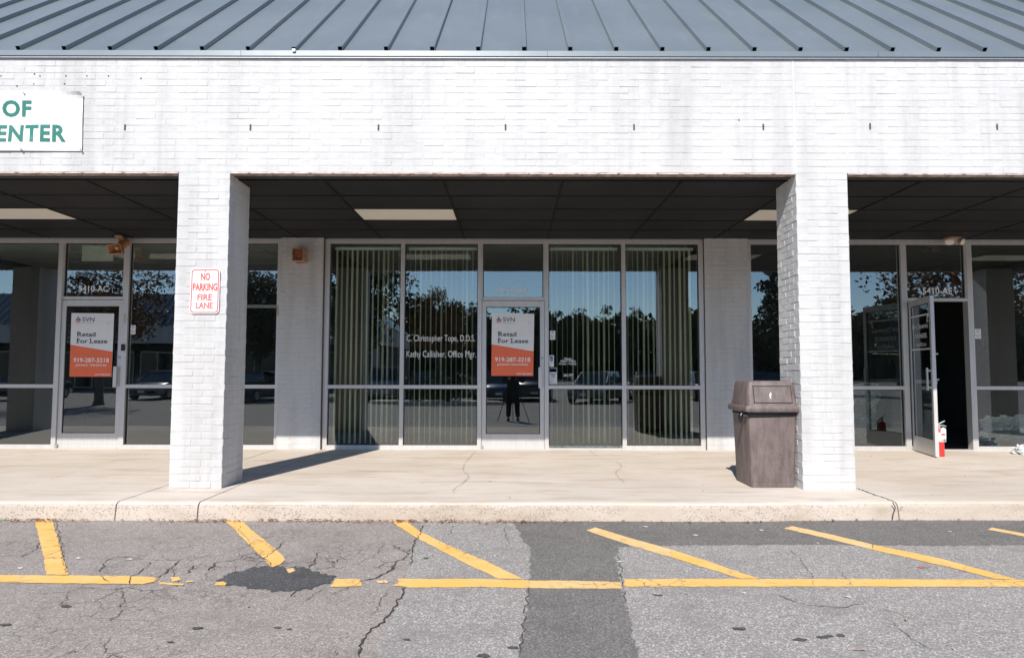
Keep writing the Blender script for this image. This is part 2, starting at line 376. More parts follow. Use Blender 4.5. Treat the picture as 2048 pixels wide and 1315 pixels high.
stripe([(1248, 1158.5), (1400, 1158), (1700, 1158.5), (2048, 1159.5), (2600, 1161), (2600, 1177), (2048, 1174), (1700, 1173.5), (1400, 1173.5), (1250, 1173.5)])
stripe([(782.3, 1043.5), (810.4, 1040), (838, 1062), (900, 1092), (980, 1126), (1046, 1158.8), (996, 1157.5), (930, 1126), (870, 1095), (830, 1074)])
stripe([(1172, 1060.5), (1191.4, 1055), (1260, 1076), (1340, 1098.5), (1343, 1115), (1260, 1091)], 'yellowf')
stripe([(1341, 1098.7), (1420, 1124), (1480, 1145), (1520, 1157.6), (1482, 1157.6), (1420, 1139), (1344, 1115.2)])
stripe([(1568, 1057), (1584, 1052), (1660, 1068.5), (1745, 1089), (1745, 1099.5), (1660, 1078.5)], 'yellowf')
stripe([(1746, 1089.2), (1880, 1117), (1990, 1147), (2034, 1159), (1990, 1157.8), (1900, 1135), (1746, 1099.8)])
a1, a2 = lot(1974, 1059), lot(1983.5, 1055); dv = lot(1990, 1158)-lot(1568, 1057)
sheet('painted_line', None, M['yellowf'], .0048, .05, .005, pts=[a1, a2, a2+dv*.42, a1+dv*.45])
sheet('painted_line', None, M['yellow'], .0048, .05, .005, pts=[a1+dv*.452, a2+dv*.422, a2+dv*.97, a1+dv*.97])

# cracks in the asphalt: thin dirt-filled ribbons
def ribbon(mb, pts, w, amp=.012, step=.03, zf=None, dz=.0):
    P = jag(pts, step, amp, closed=False)
    for i in range(1, len(P)-1): P[i] = P[i] + Vector((random.uniform(-.004, .004), random.uniform(-.004, .004), 0))
    L, Rr = [], []
    for i, q in enumerate(P):
        d = (P[min(i+1, len(P)-1)]-P[max(i-1, 0)]); d.z = 0; d.normalize(); nrm = Vector((-d.y, d.x, 0))
        ww = w*random.uniform(.25, 1.15)*(0.35 if i in (0, len(P)-1) else 1)
        z = zf(q) if zf else q.z
        L.append(Vector((q.x, q.y, z+dz))+nrm*ww*.5); Rr.append(Vector((q.x, q.y, z+dz))-nrm*ww*.5)
    for i in range(len(P)-1): mb.poly([L[i], Rr[i], Rr[i+1], L[i+1]])
def z1(ox, oy, sc): return lambda l: [(ox+a/sc, oy+b/sc) for a, b in l]
A = z1(0, 880, 2.926); B = z1(660, 880, 2.926); Cc = z1(1340, 880, 2.893)
cracks = [(B([(545, 500), (520, 560), (485, 620), (478, 690), (470, 735)]), .010), (B([(440, 862), (390, 960), (345, 1035), (250, 1105), (180, 1190), (172, 1273)]), .014),
 (B([(1163, 862), (1150, 960), (1135, 1070), (1125, 1140), (1108, 1273)]), .008), (B([(1680, 650), (1700, 740), (1715, 865), (1735, 960)]), .006),
 (B([(335, 880), (280, 980), (250, 1030)]), .006), (B([(720, 500), (705, 545), (670, 570)]), .004), (B([(1030, 500), (1020, 560), (1050, 610)]), .004),
 (B([(365, 730), (350, 770), (290, 800), (170, 830)]), .012), (B([(470, 640), (430, 700), (380, 715), (365, 760)]), .010), (B([(10, 905), (120, 860), (180, 830)]), .006), (B([(160, 690), (90, 700), (60, 690), (10, 740)]), .007),
 (A([(390, 780), (372, 700), (345, 540), (330, 470)]), .006), (A([(222, 600), (212, 640), (125, 685)]), .007), (A([(885, 715), (820, 770), (768, 805), (760, 845)]), .009),
 (A([(590, 772), (600, 740), (630, 700), (700, 684), (780, 692), (850, 696)]), .008), (A([(850, 700), (1000, 702), (1140, 700), (1230, 668)]), .006), (A([(1145, 735), (1090, 782)]), .014),
 (A([(1062, 700), (1000, 750), (940, 800), (900, 825)]), .012), (A([(1275, 708), (1218, 765)]), .010), (A([(745, 985), (640, 1062)]), .006), (A([(260, 1245), (330, 1200), (455, 1150)]), .006),
 (A([(1860, 660), (1840, 720), (1780, 772)]), .009), (A([(590, 795), (640, 835)]), .008), (A([(1500, 600), (1440, 620), (1350, 650)]), .005), (A([(1670, 590), (1600, 650), (1550, 690), (1590, 745)]), .009),
 (A([(1410, 500), (1400, 530), (1450, 580), (1480, 640)]), .005), (A([(1740, 880), (1700, 920)]), .008), (A([(1330, 690), (1420, 680), (1480, 660), (1560, 700)]), .007), (A([(0, 830), (80, 828), (200, 822)]), .004),
 (A([(715, 880), (722, 930), (700, 985)]), .005), (A([(1800, 940), (1830, 900), (1920, 870)]), .005), (A([(240, 690), (390, 690), (520, 690), (600, 700)]), .004), (A([(240, 590), (340, 585)]), .004), (A([(240, 530), (335, 515)]), .004),
 (Cc([(700, 640), (760, 690), (815, 780), (840, 850)]), .004), (Cc([(0, 880), (90, 890), (95, 930)]), .003), (Cc([(600, 890), (800, 960), (980, 970), (1140, 950)]), .005), (Cc([(980, 760), (1060, 845)]), .004), (Cc([(1140, 960), (1300, 1000), (1420, 1040)]), .004), (Cc([(1290, 1060), (1390, 1150), (1520, 1210)]), .004)]
cm = MB()
for px_, w in cracks: ribbon(cm, [lot(*q) for q in px_], w, zf=lambda q: za(q.y), dz=.0058)
cm.build('asphalt_crack', M['crack'], LOT, kind='stuff')
# small dark drips
dm = MB()
for (u, v, r) in ((1645, 1275, .03), (1660, 1273, .025), (1682, 1272, .03), (1600, 1280, .03), (1480, 1258, .04), (813, 1280, .02), (1027, 1296, .03), (968, 1312, .04), (1320, 1191, .018), (1310, 1190, .015), (393, 1257, .03), (10, 1250, .03), (130, 1213, .03), (555, 1256, .02), (578, 1259, .015), (340, 1285, .02), (851, 1117, .02)):
    c0 = lot(u, v); n = 12
    dm.poly([Vector((c0.x+math.cos(6.283*k/n)*r*random.uniform(.6, 1.4), c0.y+math.sin(6.283*k/n)*r*.55*random.uniform(.6, 1.3), 0)) for k in range(n)])
dm.v = [(x, y, za(y)+.0066) for x, y, z in dm.v]
dm.build('oil_stain', M['asph4'], LOT, kind='stuff')

# ------------------------------------------------------------------ sidewalk
SW = bpy.data.objects.new('sidewalk', None); col.objects.link(SW); OFF[SW] = Vector((0,0,0)); SW['kind'] = 'structure'
from mathutils import noise as mnoise
def kerb_y(x):
    b = KY + .018*mnoise.noise((x*.9, 3, 1)) + .010*mnoise.noise((x*5, 1, 7))
    return b + (.085 if x > 3.36 else .085*max(0, min(1, (x-2.0)/1.36))) * (1 if x < 3.36 else 1)
def slab(x0, x1, gap=.006, dzl=0.0):
    mb = MB(); n = max(2, int((x1-x0)/.06)); X = [x0+gap+(x1-x0-2*gap)*i/n for i in range(n+1)]
    prof = [(-.02, -.30, 0), (-.012, -.16, 0), (-.004, -.09, 0), (.002, -.040, 0), (.010, -.018, 0), (.026, -.006, 0), (.055, 0, 0)]
    rows = []
    for x in X:
        k = kerb_y(x); r = []
        for i, (dy, z, _) in enumerate(prof):
            j = .006*mnoise.noise((x*9, i*2.3, 5)) if 0 < i < 6 else 0
            r.append(Vector((x, k+dy*(1.0 if x < 2.4 else 1.7)+j, z+dzl+j*.4)))
        for yy in (6.5, 7.6, 8.7, YB+.12): r.append(Vector((x, yy, dzl)))
        rows.append(r)
    m_ = len(rows[0])
    for i in range(n):
        for j in range(m_-1):
            mb.poly([rows[i][j], rows[i+1][j], rows[i+1][j+1], rows[i][j+1]], 1 if j < 4 else 0, j < 7)
    for r, fl in ((rows[0], 1), (rows[-1], 0)):
        q = [Vector((r[0].x, p_.y, p_.z)) for p_ in r] + [Vector((r[0].x, YB+.12, -.3))]
        mb.poly(q if not fl else q[::-1], 0)
    return mb
for x0, x1 in ((-40, -9.5), (-9.5, -3.41), (-3.41, -2.70), (-2.70, 3.36), (3.36, 9.5), (9.5, 40)):
    slab(x0, x1).build('slab', [M['conc'], M['concface']], SW)
for x in (-9.5, -3.41, -2.70, 3.36, 9.5):
    MB().box((x-.02, kerb_y(x)+.035, -.2), (x+.02, YB+.1, -.012)).build('joint_filler', M['joint'], SW)
sc = MB(); zf0 = lambda q: 0.0015
for px_, w in (([(952, 902), (930, 925), (926, 940), (938, 953), (930, 962), (912, 976), (905, 985)], .007), ([(680, 937), (760, 943), (860, 944), (980, 946), (1100, 947), (1240, 945)], .006), ([(1180, 899), (1195, 914), (1234, 923), (1244, 933), (1230, 946), (1250, 966)], .006),
               ([(1790, 925), (1900, 938), (2040, 944)], .005), ([(2000, 945), (2048, 955)], .005), ([(95, 960), (190, 930), (300, 905)], .004), ([(1230, 946), (1330, 948), (1400, 944)], .003)):
    ribbon(sc, [walk(*q) for q in px_], w, amp=.018, zf=zf0)
sc.build('sidewalk_crack', M['hairline'], SW, kind='stuff')
kc = MB(); zf1 = lambda q: 0.003
ribbon(kc, [walk(1714, 976), walk(1752, 990), walk(1786, 1002)], .014, zf=zf1)
for l in ([(1786, 1003), (1792, 1015), (1788, 1025), (1784, 1045)], [(1791, 1018), (1803, 1016), (1807, 1013)], [(1810, 1018), (1850, 1025), (1880, 1030), (1920, 1035)]):
    P = [at(u, v, 5.97) for u, v in l]
    for i in range(len(P)-1):
        a, b = P[i], P[i+1]; w = .010 if l[0][0] < 1800 else .004
        k = 5
        for j in range(k):
            q0, q1 = a.lerp(b, j/k), a.lerp(b, (j+1)/k); jx = random.uniform(-.004, .004)
            y0, y1 = kerb_y(q0.x)-.030, kerb_y(q1.x)-.030
            kc.poly([(q0.x-w/2, y0, q0.z), (q0.x+w/2, y0, q0.z), (q1.x+w/2+jx, y1, q1.z), (q1.x-w/2+jx, y1, q1.z)])
kc.build('kerb_crack', M['crack'], SW, kind='stuff')

# ================================================================== BUILDING
BLD = empty('shopping_center_building', (0, YB, 0), 'white painted brick strip mall building with blue grey metal roof and glass storefronts', 'building')

# --- one painted brick, bevelled, several worn variants
import bmesh
BM, BH, JT = 0.2045, 0.06704, 0.009
def brick_mesh(L, Wd, H, seed):
    r = random.Random(seed); bm = bmesh.new(); bmesh.ops.create_cube(bm, size=1)
    for v in bm.verts: v.co = Vector((v.co.x*L, v.co.y*Wd, v.co.z*H))
    bmesh.ops.bevel(bm, geom=list(bm.edges), offset=.0028, segments=1, affect='EDGES', profile=.5)
    for v in bm.verts: v.co += Vector((r.uniform(-1, 1)*.0022, r.uniform(-1, 1)*.0012, r.uniform(-1, 1)*.0018))
    me = bpy.data.meshes.new('brick'); bm.to_mesh(me); bm.free(); me.materials.append(M['brick']); return me
BR = [brick_mesh(BM-JT, .094, BH-JT, k) for k in range(7)]
BV = [(np.array([v.co[:] for v in me.vertices]), [tuple(p_.vertices) for p_ in me.polygons]) for me in BR]
HB = [brick_mesh(BM/2-JT, .094, BH-JT, 50+k) for k in range(3)]
HV = [(np.array([v.co[:] for v in me.vertices]), [tuple(p_.vertices) for p_ in me.polygons]) for me in HB]
def lay(parent, c, rz=0.0, single=True, mb=None, half=False):
    k = random.randrange(3 if half else 7); src = HB if half else BR; srv = HV if half else BV
    c = Vector(c)+Vector((random.gauss(0, .0012), random.gauss(0, .0008), random.gauss(0, .0011))); ry = random.gauss(0, .004); rz += random.gauss(0, .004)
    if single:
        o = link('brick', src[k], parent, c); o.rotation_euler = (random.gauss(0, .008), ry, rz)
    else:
        vs = srv[k][0]; cz, sz = math.cos(rz), math.sin(rz)
        vv = np.stack([vs[:, 0]*cz-vs[:, 1]*sz, vs[:, 0]*sz+vs[:, 1]*cz, vs[:, 2]], 1)+np.array(c)
        mb.add(vv, srv[k][1])
# --- fascia wall
fas = MB().box((-SPAN, YF+.0018, FB+.004), (SPAN, YF+.1, FT+.05)).box((-SPAN, YF+.1, FB+.02), (SPAN, YF+.2, FT+.05)).build('fascia_wall', M['mortar'], BLD)
rest = MB(); nrow = int((FT-FB)/BH)
CJ = 2.795                                    # vertical control joint over the right pillar
for r in range(nrow+1):
    z = FB+BH*(r+.5)
    for xs0, xs1 in ((-SPAN, CJ-.004), (CJ+.004, SPAN)):
        if xs0 < 0:
            k0 = 0; x = xs1-(BM/2 if r % 2 else BM)
            if r % 2: lay(fas, (xs1-BM/4, YF+.047, z), 0, True, None, True); x = xs1-BM/2-BM
            while x > xs0:
                cx = x+BM/2; lay(fas, (cx, YF+.047, z), 0, abs(cx-.25) < 1.72, rest); x -= BM
        else:
            x = xs0
            if r % 2: lay(fas, (x+BM/4, YF+.047, z), 0, False, rest, True); x += BM/2
            while x < xs1:
                lay(fas, (x+BM/2, YF+.047, z), 0, False, rest); x += BM
rest.build('brick_courses', M['brick'], fas, kind='stuff')
jm = MB(); zz = FB
while zz < FT:
    jm.box((CJ-.004+random.uniform(-.001, .001), YF-.001, zz), (CJ+.004+random.uniform(-.001, .001), YF+.01, zz+.12)); zz += .121
jm.build('control_joint', M['white'], fas)
# rusty metal tabs left in the brick
for u, v in ((250, 255), (501, 255), (757, 255), (1011, 254.5), (1268, 254.5), (1526.5, 254), (1740, 252.5), (1994, 254)):
    q = at(u, v, YF); w = .008
    MB().box((q.x-w, YF-.004, q.z-.030), (q.x+w, YF+.02, q.z+.030)).build('metal_tab', M['rust'], fas)
for u, v in ((2, 152), (69, 148), (80, 152), (132, 152), (174, 152), (217, 152), (129, 168), (34, 172), (68, 168), (282, 157), (1478, 240)):
    q = at(u, v, YF); MB().box((q.x-.006, YF-.003, q.z-.006), (q.x+.006, YF+.01, q.z+.006)).build('screw_hole', M['rust'], fas)
PX = [-9.17, -3.052, 3.052, 9.17]; PW = BM*2.5
# lintel plates + dark trim between pillars
for i in range(len(PX)+1):
    a = -SPAN if i == 0 else PX[i-1]+PW/2; b = SPAN if i == len(PX) else PX[i]-PW/2
    MB().box((a+.002, YF-.006, FB-.007), (b-.002, YF+.1, FB+.0035)).build('lintel', M['lintel'], fas)
    lt = MB(); x = a
    while x < b:                               # paint drips left between the rust
        w = random.uniform(.15, .22); lt.box((x+.004, YF-.0075, FB-.0085), (min(b-.004, x+w), YF-.0045, FB-.004)); x += w+random.uniform(.01, .05)
    lt.build('lintel_paint', M['white'], fas)
    MB().box((a+.002, YF+.101, FB-.012), (b-.002, YF+.203, FB+.015)).build('trim_board', M['trim'], fas)

# --- brick pillars
NC = int(FB/BH)
for pi, px_ in enumerate(PX):
    x0, x1 = px_-PW/2, px_+PW/2; y0, y1 = YF, YF+PW; near = pi in (1, 2)
    core = MB().box((x0+.0028, y0+.0028, 0), (x1-.0028, y1-.0028, FB+.0035)).build('pillar', M['mortar'], BLD)
    if pi == 1: core['label'] = 'white brick pillar carrying the no parking sign'
    if pi == 2: core['label'] = 'white brick pillar behind the brown trash can'
    rr = MB(); d = .047; h = BM
    for c in range(NC+1):
        z = BH*(c+.5)
        if z > FB: break
        if c % 2 == 0:
            B_ = [((x0+h*.5, y0+d), 0, 1), ((x0+h*1.5, y0+d), 0, 1), ((x1-d, y0+h*.5), 1, 1), ((x1-d, y0+h*1.5), 1, 1),
                  ((x1-h*.5, y1-d), 0, 0), ((x1-h*1.5, y1-d), 0, 0), ((x0+d, y1-h*.5), 1, 1), ((x0+d, y1-h*1.5), 1, 1)]
        else:
            B_ = [((x1-h*.5, y0+d), 0, 1), ((x1-h*1.5, y0+d), 0, 1), ((x0+d, y0+h*.5), 1, 1), ((x0+d, y0+h*1.5), 1, 1),
                  ((x0+h*.5, y1-d), 0, 0), ((x0+h*1.5, y1-d), 0, 0), ((x1-d, y1-h*.5), 1, 1), ((x1-d, y1-h*1.5), 1, 1)]
        for (q, rot, vis) in B_:
            lay(core, (q[0], q[1], z), math.pi/2*rot, near and vis, rr)
    rr.build('brick_courses', M['brick'], core, kind='stuff')

# --- brick piers between the shop fronts
YP = YB-.03
def pier(x0, x1, single):
    core = MB().box((x0+.003, YP+.0022, 0), (x1-.003, YB+.3, CEIL)).build('pier', M['mortar'], BLD); rr = MB()
    for c in range(int(CEIL/BH)+1):
        z = BH*(c+.5)
        if z > CEIL-.01: break
        w = x1-x0; x = x0
        if c % 2: lay(core, (x+BM/4, YP+.047, z), 0, single, rr, True); x += BM/2
        while x+BM*.9 < x1+.03:
            lay(core, (x+BM/2, YP+.047, z), 0, single, rr); x += BM
        if x1-x > BM*.3: lay(core, (x1-BM/4-.003, YP+.047, z), 0, single, rr, True)
    if rr.v: rr.build('brick_courses', M['brick'], core, kind='stuff')
    return core
pL = pier(-3.398, -2.760, True); pR = pier(2.797, 3.440, True)
pier(-9.95, -8.85, False); pier(8.85, 9.95, False)
MB().box((-2.760, YP-.004, 0), (-2.748, YB+.05, CEIL)).build('sealant_joint', M['sealant'], pL)
MB().box((2.787, YB-.008, 0), (2.796, YB+.05, CEIL)).build('sealant_joint', M['sealant'], pR)

# --- canopy ceiling: panels on a black grid
CX0, CP = 0.5104, 1.2192; RY = [6.825, 7.44, 8.05, 8.66, 9.27, YB+.02]
cg = MB()
for k in range(-11, 12): cg.box((CX0+CP*k-.012, 6.825, CEIL-.003), (CX0+CP*k+.012, YB+.02, CEIL+.02))
for y in RY[:-1]: cg.box((-SPAN, y-.006, CEIL-.0022), (SPAN, y+.006, CEIL+.02))
CG = cg.build('canopy_ceiling', M['tbar'], BLD)
def panel_mesh(w, d, sag, mat):
    mb = MB(); n = 4
    for i in range(n):
        for j in range(2):
            P = []
            for a, b in ((i, j), (i, j+1), (i+1, j+1), (i+1, j)):
                fx, fy = a/n*2-1, b/2*2-1; P.append((fx*w/2, fy*d/2, -sag*(1-fx*fx)*(1-fy*fy*.6)))
            mb.poly(P, 0, True)
    mb.poly([(-w/2, -d/2, .012), (w/2, -d/2, .012), (w/2, d/2, .012), (-w/2, d/2, .012)])
    return mb.mesh('ceiling_panel', mat)
PM = [[panel_mesh(CP-.012, RY[r+1]-RY[r]-.008, s, M['ceil']) for s in (.002, .004, .006)] for r in range(5)]
LPm = panel_mesh(CP-.03, RY[3]-RY[2]-.02, .002, M['diff'])
for k in range(-10, 11):
    for r in range(5):
        lamp = r == 2 and k in (-10, -6, -2, 2, 6)
        c = ((CX0+CP*(k+.5)), (RY[r]+RY[r+1])/2, CEIL+.004)
        o = link('light_panel' if lamp else 'ceiling_panel', LPm if lamp else random.choice(PM[r]), CG, c)
        if not lamp: o.rotation_euler = (random.gauss(0, .0025), random.gauss(0, .0012), 0)
# solid deck over the canopy and the rooms
MB().box((-SPAN, YF+.2, CEIL+.03), (SPAN, YB, CEIL+.12)).build('canopy_deck', M['tbar'], BLD)

# --- metal roof
SLOPE = R(40); YE = 6.592; ZE = 4.312; RL = 3.6
ca, sa = math.cos(SLOPE), math.sin(SLOPE)
def rp(x, s, n=0.0): return Vector((x, YE+.012+s*ca-n*sa, ZE+s*sa+n*ca))
RX = [0.1104+.4592*k for k in range(-27, 28)]
rf = MB(); rf.box((-SPAN, YE-.004, 4.256), (SPAN, YE+.012, ZE-.002)).box((-SPAN, YE+.012, 4.252), (SPAN, YF+.15, 4.262))
ROOF = rf.build('roof', M['roof'], BLD)
MB().box((-SPAN, YE+.006, 4.240), (SPAN, YF-.004, 4.2515)).build('drip_edge', M['alu_d'], ROOF)
for u in (482, 1095, 1756, 2300):
    q = at(u, 107, YE); MB().box((q.x-.0015, YE-.006, 4.257), (q.x+.0015, YE, ZE-.004)).build('trim_seam', M['trim'], ROOF)
pmesh = None
def roof_panel(sag):
    mb = MB(); n = 6; w = .4592-.046
    for i in range(n):
        for j in range(8):
            P = []
            for a, b in ((i, j), (i+1, j), (i+1, j+1), (i, j+1)):
                fx = a/n*2-1; P.append(rp(fx*w/2, RL*b/8, sag*(1-fx*fx)*math.sin(b*1.7+sag*900))-rp(0, 0))
            mb.poly(P, 0, True)
    return mb.mesh('roof_panel', M['roof'])
RPM = [roof_panel(s) for s in (.0015, -.002, .003, .0007)]
sm = MB()
q = [rp(sx*.022, s, n)-rp(0, 0) for s in (.012, RL) for sx, n in ((-1, -.004), (1, -.004), (1, .042), (-1, .042))]
sm.add(q, [(0, 1, 5, 4), (1, 2, 6, 5), (2, 3, 7, 6), (3, 0, 4, 7), (4, 5, 6, 7)], 0)
# open end: a dark hollow with a thin metal lip
e = [rp(sx*.022, .012, n)-rp(0, 0) for sx, n in ((-1, -.004), (1, -.004), (1, .042), (-1, .042))]
i_ = [rp(sx*.0195, .012, n)-rp(0, 0) for sx, n in ((-1, -.002), (1, -.002), (1, .0395), (-1, .0395))]
dd = [rp(sx*.0195, .06, n)-rp(0, 0) for sx, n in ((-1, -.002), (1, -.002), (1, .0395), (-1, .0395))]
sm.add(e+i_, [(0, 4, 5, 1), (1, 5, 6, 2), (2, 6, 7, 3), (3, 7, 4, 0)], 0)
sm.add(i_+dd, [(0, 4, 5, 1), (1, 5, 6, 2), (2, 6, 7, 3), (3, 7, 4, 0), (4, 7, 6, 5)], 1)
SMM = sm.mesh('seam', [M['roof'], M['seamend']])
for k, x in enumerate(RX):
    o = link('seam', SMM, ROOF, rp(x, 0)); o.rotation_euler = (0, random.gauss(0, .002), random.gauss(0, .0015))
    if k == 22: o.location.z -= .006
    if k < len(RX)-1: link('roof_panel', random.choice(RPM), ROOF, rp(x+.4592/2, random.uniform(-.002, .002)))
# bent tab at one seam end
q = at(589, 99, YE); MB().box((q.x-.018, YE-.02, q.z-.03), (q.x+.014, YE-.006, q.z-.002)).build('bent_tab', M['alu_d'], ROOF)

# --- storefronts
HEAD, HB_, TR0, TR1, MID0, MID1, SILL = 3.045, 2.993, 2.203, 2.160, .924, .873, .060
FD0, FD1, GY = YB, YB+.115, YB+.05
def pane(parent, x0, x1, z0, z1, y=GY):
    return MB().box((x0-.004, y, z0-.004), (x1+.004, y+.006, z1+.004)).build('pane', M['glass'], parent)
def gasket(mb, x0, x1, z0, z1, w=.010):
    y0, y1 = GY-.012, GY+.016
    mb.box((x0, y0, z0), (x0+w, y1, z1), 1).box((x1-w, y0, z0), (x1, y1, z1), 1).box((x0+w, y0, z1-w), (x1-w, y1, z1), 1).box((x0+w, y0, z0), (x1-w, y1, z0+w*.6), 1)
def front(spec, x_left, x_right):
    """spec: list of mullions (x0, x1); bays between them are ('win') or ('door')"""
    f = MB(); fr = []
    f.box((x_left, FD0-.001, HB_), (x_right, FD1, HEAD)).box((x_left, FD0+.004, HEAD), (x_right, FD1-.02, CEIL-.001))
    for i, (a, b, nxt) in enumerate(spec):
        f.box((a, FD0, 0.0), (b, FD1, HB_-.0005))
        if i+1 < len(spec):
            c = spec[i+1][0]
            if nxt == 'win':
                f.box((b+.0005, FD0+.002, MID1), (c-.0005, FD1-.004, MID0)).box((b+.0005, FD0+.002, .0), (c-.0005, FD1-.004, SILL))
                gasket(f, b, c, MID0, HB_); gasket(f, b, c, SILL, MID1)
                fr += [(b, c, MID0, HB_), (b, c, SILL, MID1)]
            else:
                f.box((b+.0005, FD0+.002, TR1), (c-.0005, FD1-.004, TR0)); gasket(f, b+.016, c-.02, TR0, HB_)
                f.box((b+.0005, FD0+.014, TR0), (b+.016, FD1-.01, HB_)).box((c-.020, FD0+.014, TR0), (c-.0005, FD1-.01, HB_))
                f.box((b+.0005, FD0-.01, 0.0), (c-.0005, FD1, .012))
                fr += [(b+.016, c-.02, TR0, HB_)]
    o = f.build('storefront_frame', [M['alu'], M['gasket']], BLD)
    for q in fr: pane(o, *q)
    return o
fAD = front([(-2.747, -2.678, 'win'), (-1.638, -1.580, 'win'), (-.509, -.450, 'door'), (.468, .525, 'win'), (1.592, 1.651, 'win'), (2.722, 2.787, '')], -2.747, 2.787)
fAC = front([(-8.85, -8.79, 'win'), (-7.72, -7.66, 'win'), (-6.656, -6.590, 'door'), (-5.685, -5.612, 'win'), (-4.56, -4.50, 'win'), (-3.441, -3.400, '')], -8.85, -3.40)
fAE = front([(3.441, 3.487, 'win'), (4.55, 4.61, 'win'), (5.678, 5.756, 'door'), (6.640, 6.720, 'win'), (7.78, 7.84, 'win'), (8.79, 8.85, '')], 3.441, 8.85)
for a, b in ((-12.2, -9.95), (9.95, 12.2)):
    front([(a, a+.06, 'win'), ((a+b)/2-.03, (a+b)/2+.03, 'win'), (b-.06, b, '')], a, b)
# stain strips of old tape on the jambs
for (u0, u1, v0, v1) in ((248, 251, 627, 646), (553.5, 557.5, 610, 631)):
    a, b = at(u0, v0, YB), at(u1, v1, YB); MB().box((a.x, YB-.003, b.z), (b.x, YB-.0005, a.z)).build('old_tape', M['tan'], fAC)
MB().box((.53, YB-.004, .03), (1.585, YB+.01, .062)).build('rotten_sill', simple('weathered_sill', (.10, .12, .12), .8, 0, .5, 30), fAD)

def door(x0, x1, label, hinge_T=None, lettered=False):
    """narrow stile aluminium door, hinged on its left edge; T maps closed door coordinates into the scene"""
    T = hinge_T or (lambda p_: p_); top = TR1-.008
    gl, gr, gt, gb = x0+.062, x1-.062, top-.088, .222
    y0, y1 = YB+.022, YB+.066
    f = MB(); bx = lambda a, b, mi=0: f.box(a, b, mi, T)
    bx((x0, y0, .014), (gl, y1, top)); bx((gr, y0, .014), (x1, y1, top)); bx((gl, y0+.0005, gt), (gr, y1-.0005, top)); bx((gl, y0+.0005, .014), (gr, y1-.0005, gb))
    yg0, yg1 = y0+.012, y0+.034
    bx((gl, yg0, gb), (gl+.010, yg1, gt), 1); bx((gr-.010, yg0, gb), (gr, yg1, gt), 1); bx((gl+.01, yg0, gt-.010), (gr-.01, yg1, gt), 1); bx((gl+.01, yg0, gb), (gr-.01, yg1, gb+.008), 1)
    o = f.build('door', [M['alu'], M['gasket']], BLD); o['label'] = label
    MB().box((gl-.003, y0+.018, gb-.003), (gr+.003, y0+.024, gt+.003), 0, T).build('pane', M['glass'], o)
    # offset pull: plate, grip and two posts
    h = MB(); hx0, hx1, hz0, hz1 = x1-.075, x1-.015, .885, 1.185
    h.box((hx0+.030, y0-.006, hz0+.01), (hx1-.004, y0-.0005, hz1-.01), 0, T)
    h.box((hx0-.012, y0-.052, hz0), (hx0+.036, y0-.040, hz1), 0, T)
    for zz in (hz0+.03, hz1-.05): h.box((hx0+.012, y0-.040, zz), (hx0+.030, y0-.0008, zz+.022), 0, T)
    h.build('handle', M['alu'], o)
    lk = MB(); c = Vector((x1-.031, y0, 1.315))
    lk.loft([[T(c+Vector((r*math.cos(k*.5236), yy, r*math.sin(k*.5236)))) for k in range(12)] for r, yy in ((.017, -.001), (.017, -.008), (.012, -.011))], 0)
    lk.build('lock', M['alu_d'], o)
    for zz in (.02, top-.012):
        MB().box((x0-.012, y0-.026, zz), (x0+.022, y0-.001, zz+.045), 0, T).build('pivot', M['alu_d'], o)
    return o, (gl, gr, gb, gt, y0)
dAD, gAD = door(-.446, .464, 'closed aluminium and glass door with lease poster below 5410-AD')
dAC, gAC = door(-6.586, -5.690, 'closed aluminium and glass door with lease poster below 5410-AC')
a, b = at(243, 688, YB), at(250, 701, YB); MB().box((a.x, YB-.012, b.z), (b.x, YB+.02, a.z)).build('keypad_lock', M['black'], dAC)
hx, hy = 5.775, YB+.02
outer = walk(1868, 912, .014)                 # swung edge of the open door
ang = math.atan2(outer.y-hy, outer.x-hx)
DW = .865
def TAE(p_):
    dx, dy = p_.x-hx, p_.y-hy
    c, s = math.cos(ang), math.sin(ang)
    return Vector((hx+dx*c-dy*s, hy+dx*s+dy*c, p_.z))
dAE, gAE = door(hx, hx+DW, 'open aluminium and glass door swung outward below 5410-AE', TAE)
mbp = MB()
for zz in (1.02, 1.36): mbp.box((hx+DW-.03, YB+.066, zz), (hx+DW-.01, YB+.1, zz+.02), 0, TAE)
mbp.box((hx+.06, YB+.07, .97), (hx+DW-.06, YB+.095, 1.02), 0, TAE); mbp.build('push_bar', M['alu_d'], dAE)
# lettering on the open door, facing the street side of the leaf
def onAE(x, z): return TAE(Vector((x, YB+.036, z)))
gx0, gx1 = gAE[0], gAE[1]
for zz in (1.905, 1.435): MB().box((gx0+.01, YB+.033, zz), (gx1-.01, YB+.0365, zz+.018), 0, TAE).build('printed_line', M['letter'], dAE)
text_mesh('lettering', 'Hire Dynamics', gx0+.05, gx1-.10, 1.71, 1.80, onAE, M['letter'], dAE)
text_mesh('lettering', '919-314-0192', gx0+.15, gx1-.16, 1.595, 1.665, onAE, M['letter'], dAE, .012)
text_mesh('lettering', 'workHD.com', gx0+.19, gx1-.19, 1.485, 1.54, onAE, M['letter'], dAE)
lg = MB(); bx0 = gx1-.14
for (a, b, c, d) in (((0, 0), (.03, .10), (.045, .10), (.02, 0)), ((.03, .07), (.10, .13), (.105, .12), (.05, .065)), ((.02, .04), (.07, .02), (.065, .01), (.02, .03))):
    lg.poly([onAE(bx0+x, 1.80+z) for x, z in (a, b, c, d)])
lg.poly([onAE(bx0+.055+.014*math.cos(k), 1.915-.02+.014*math.sin(k)) for k in np.linspace(0, 6.28, 9)[:-1]])
lg.build('printed_figure', M['letter'], dAE)

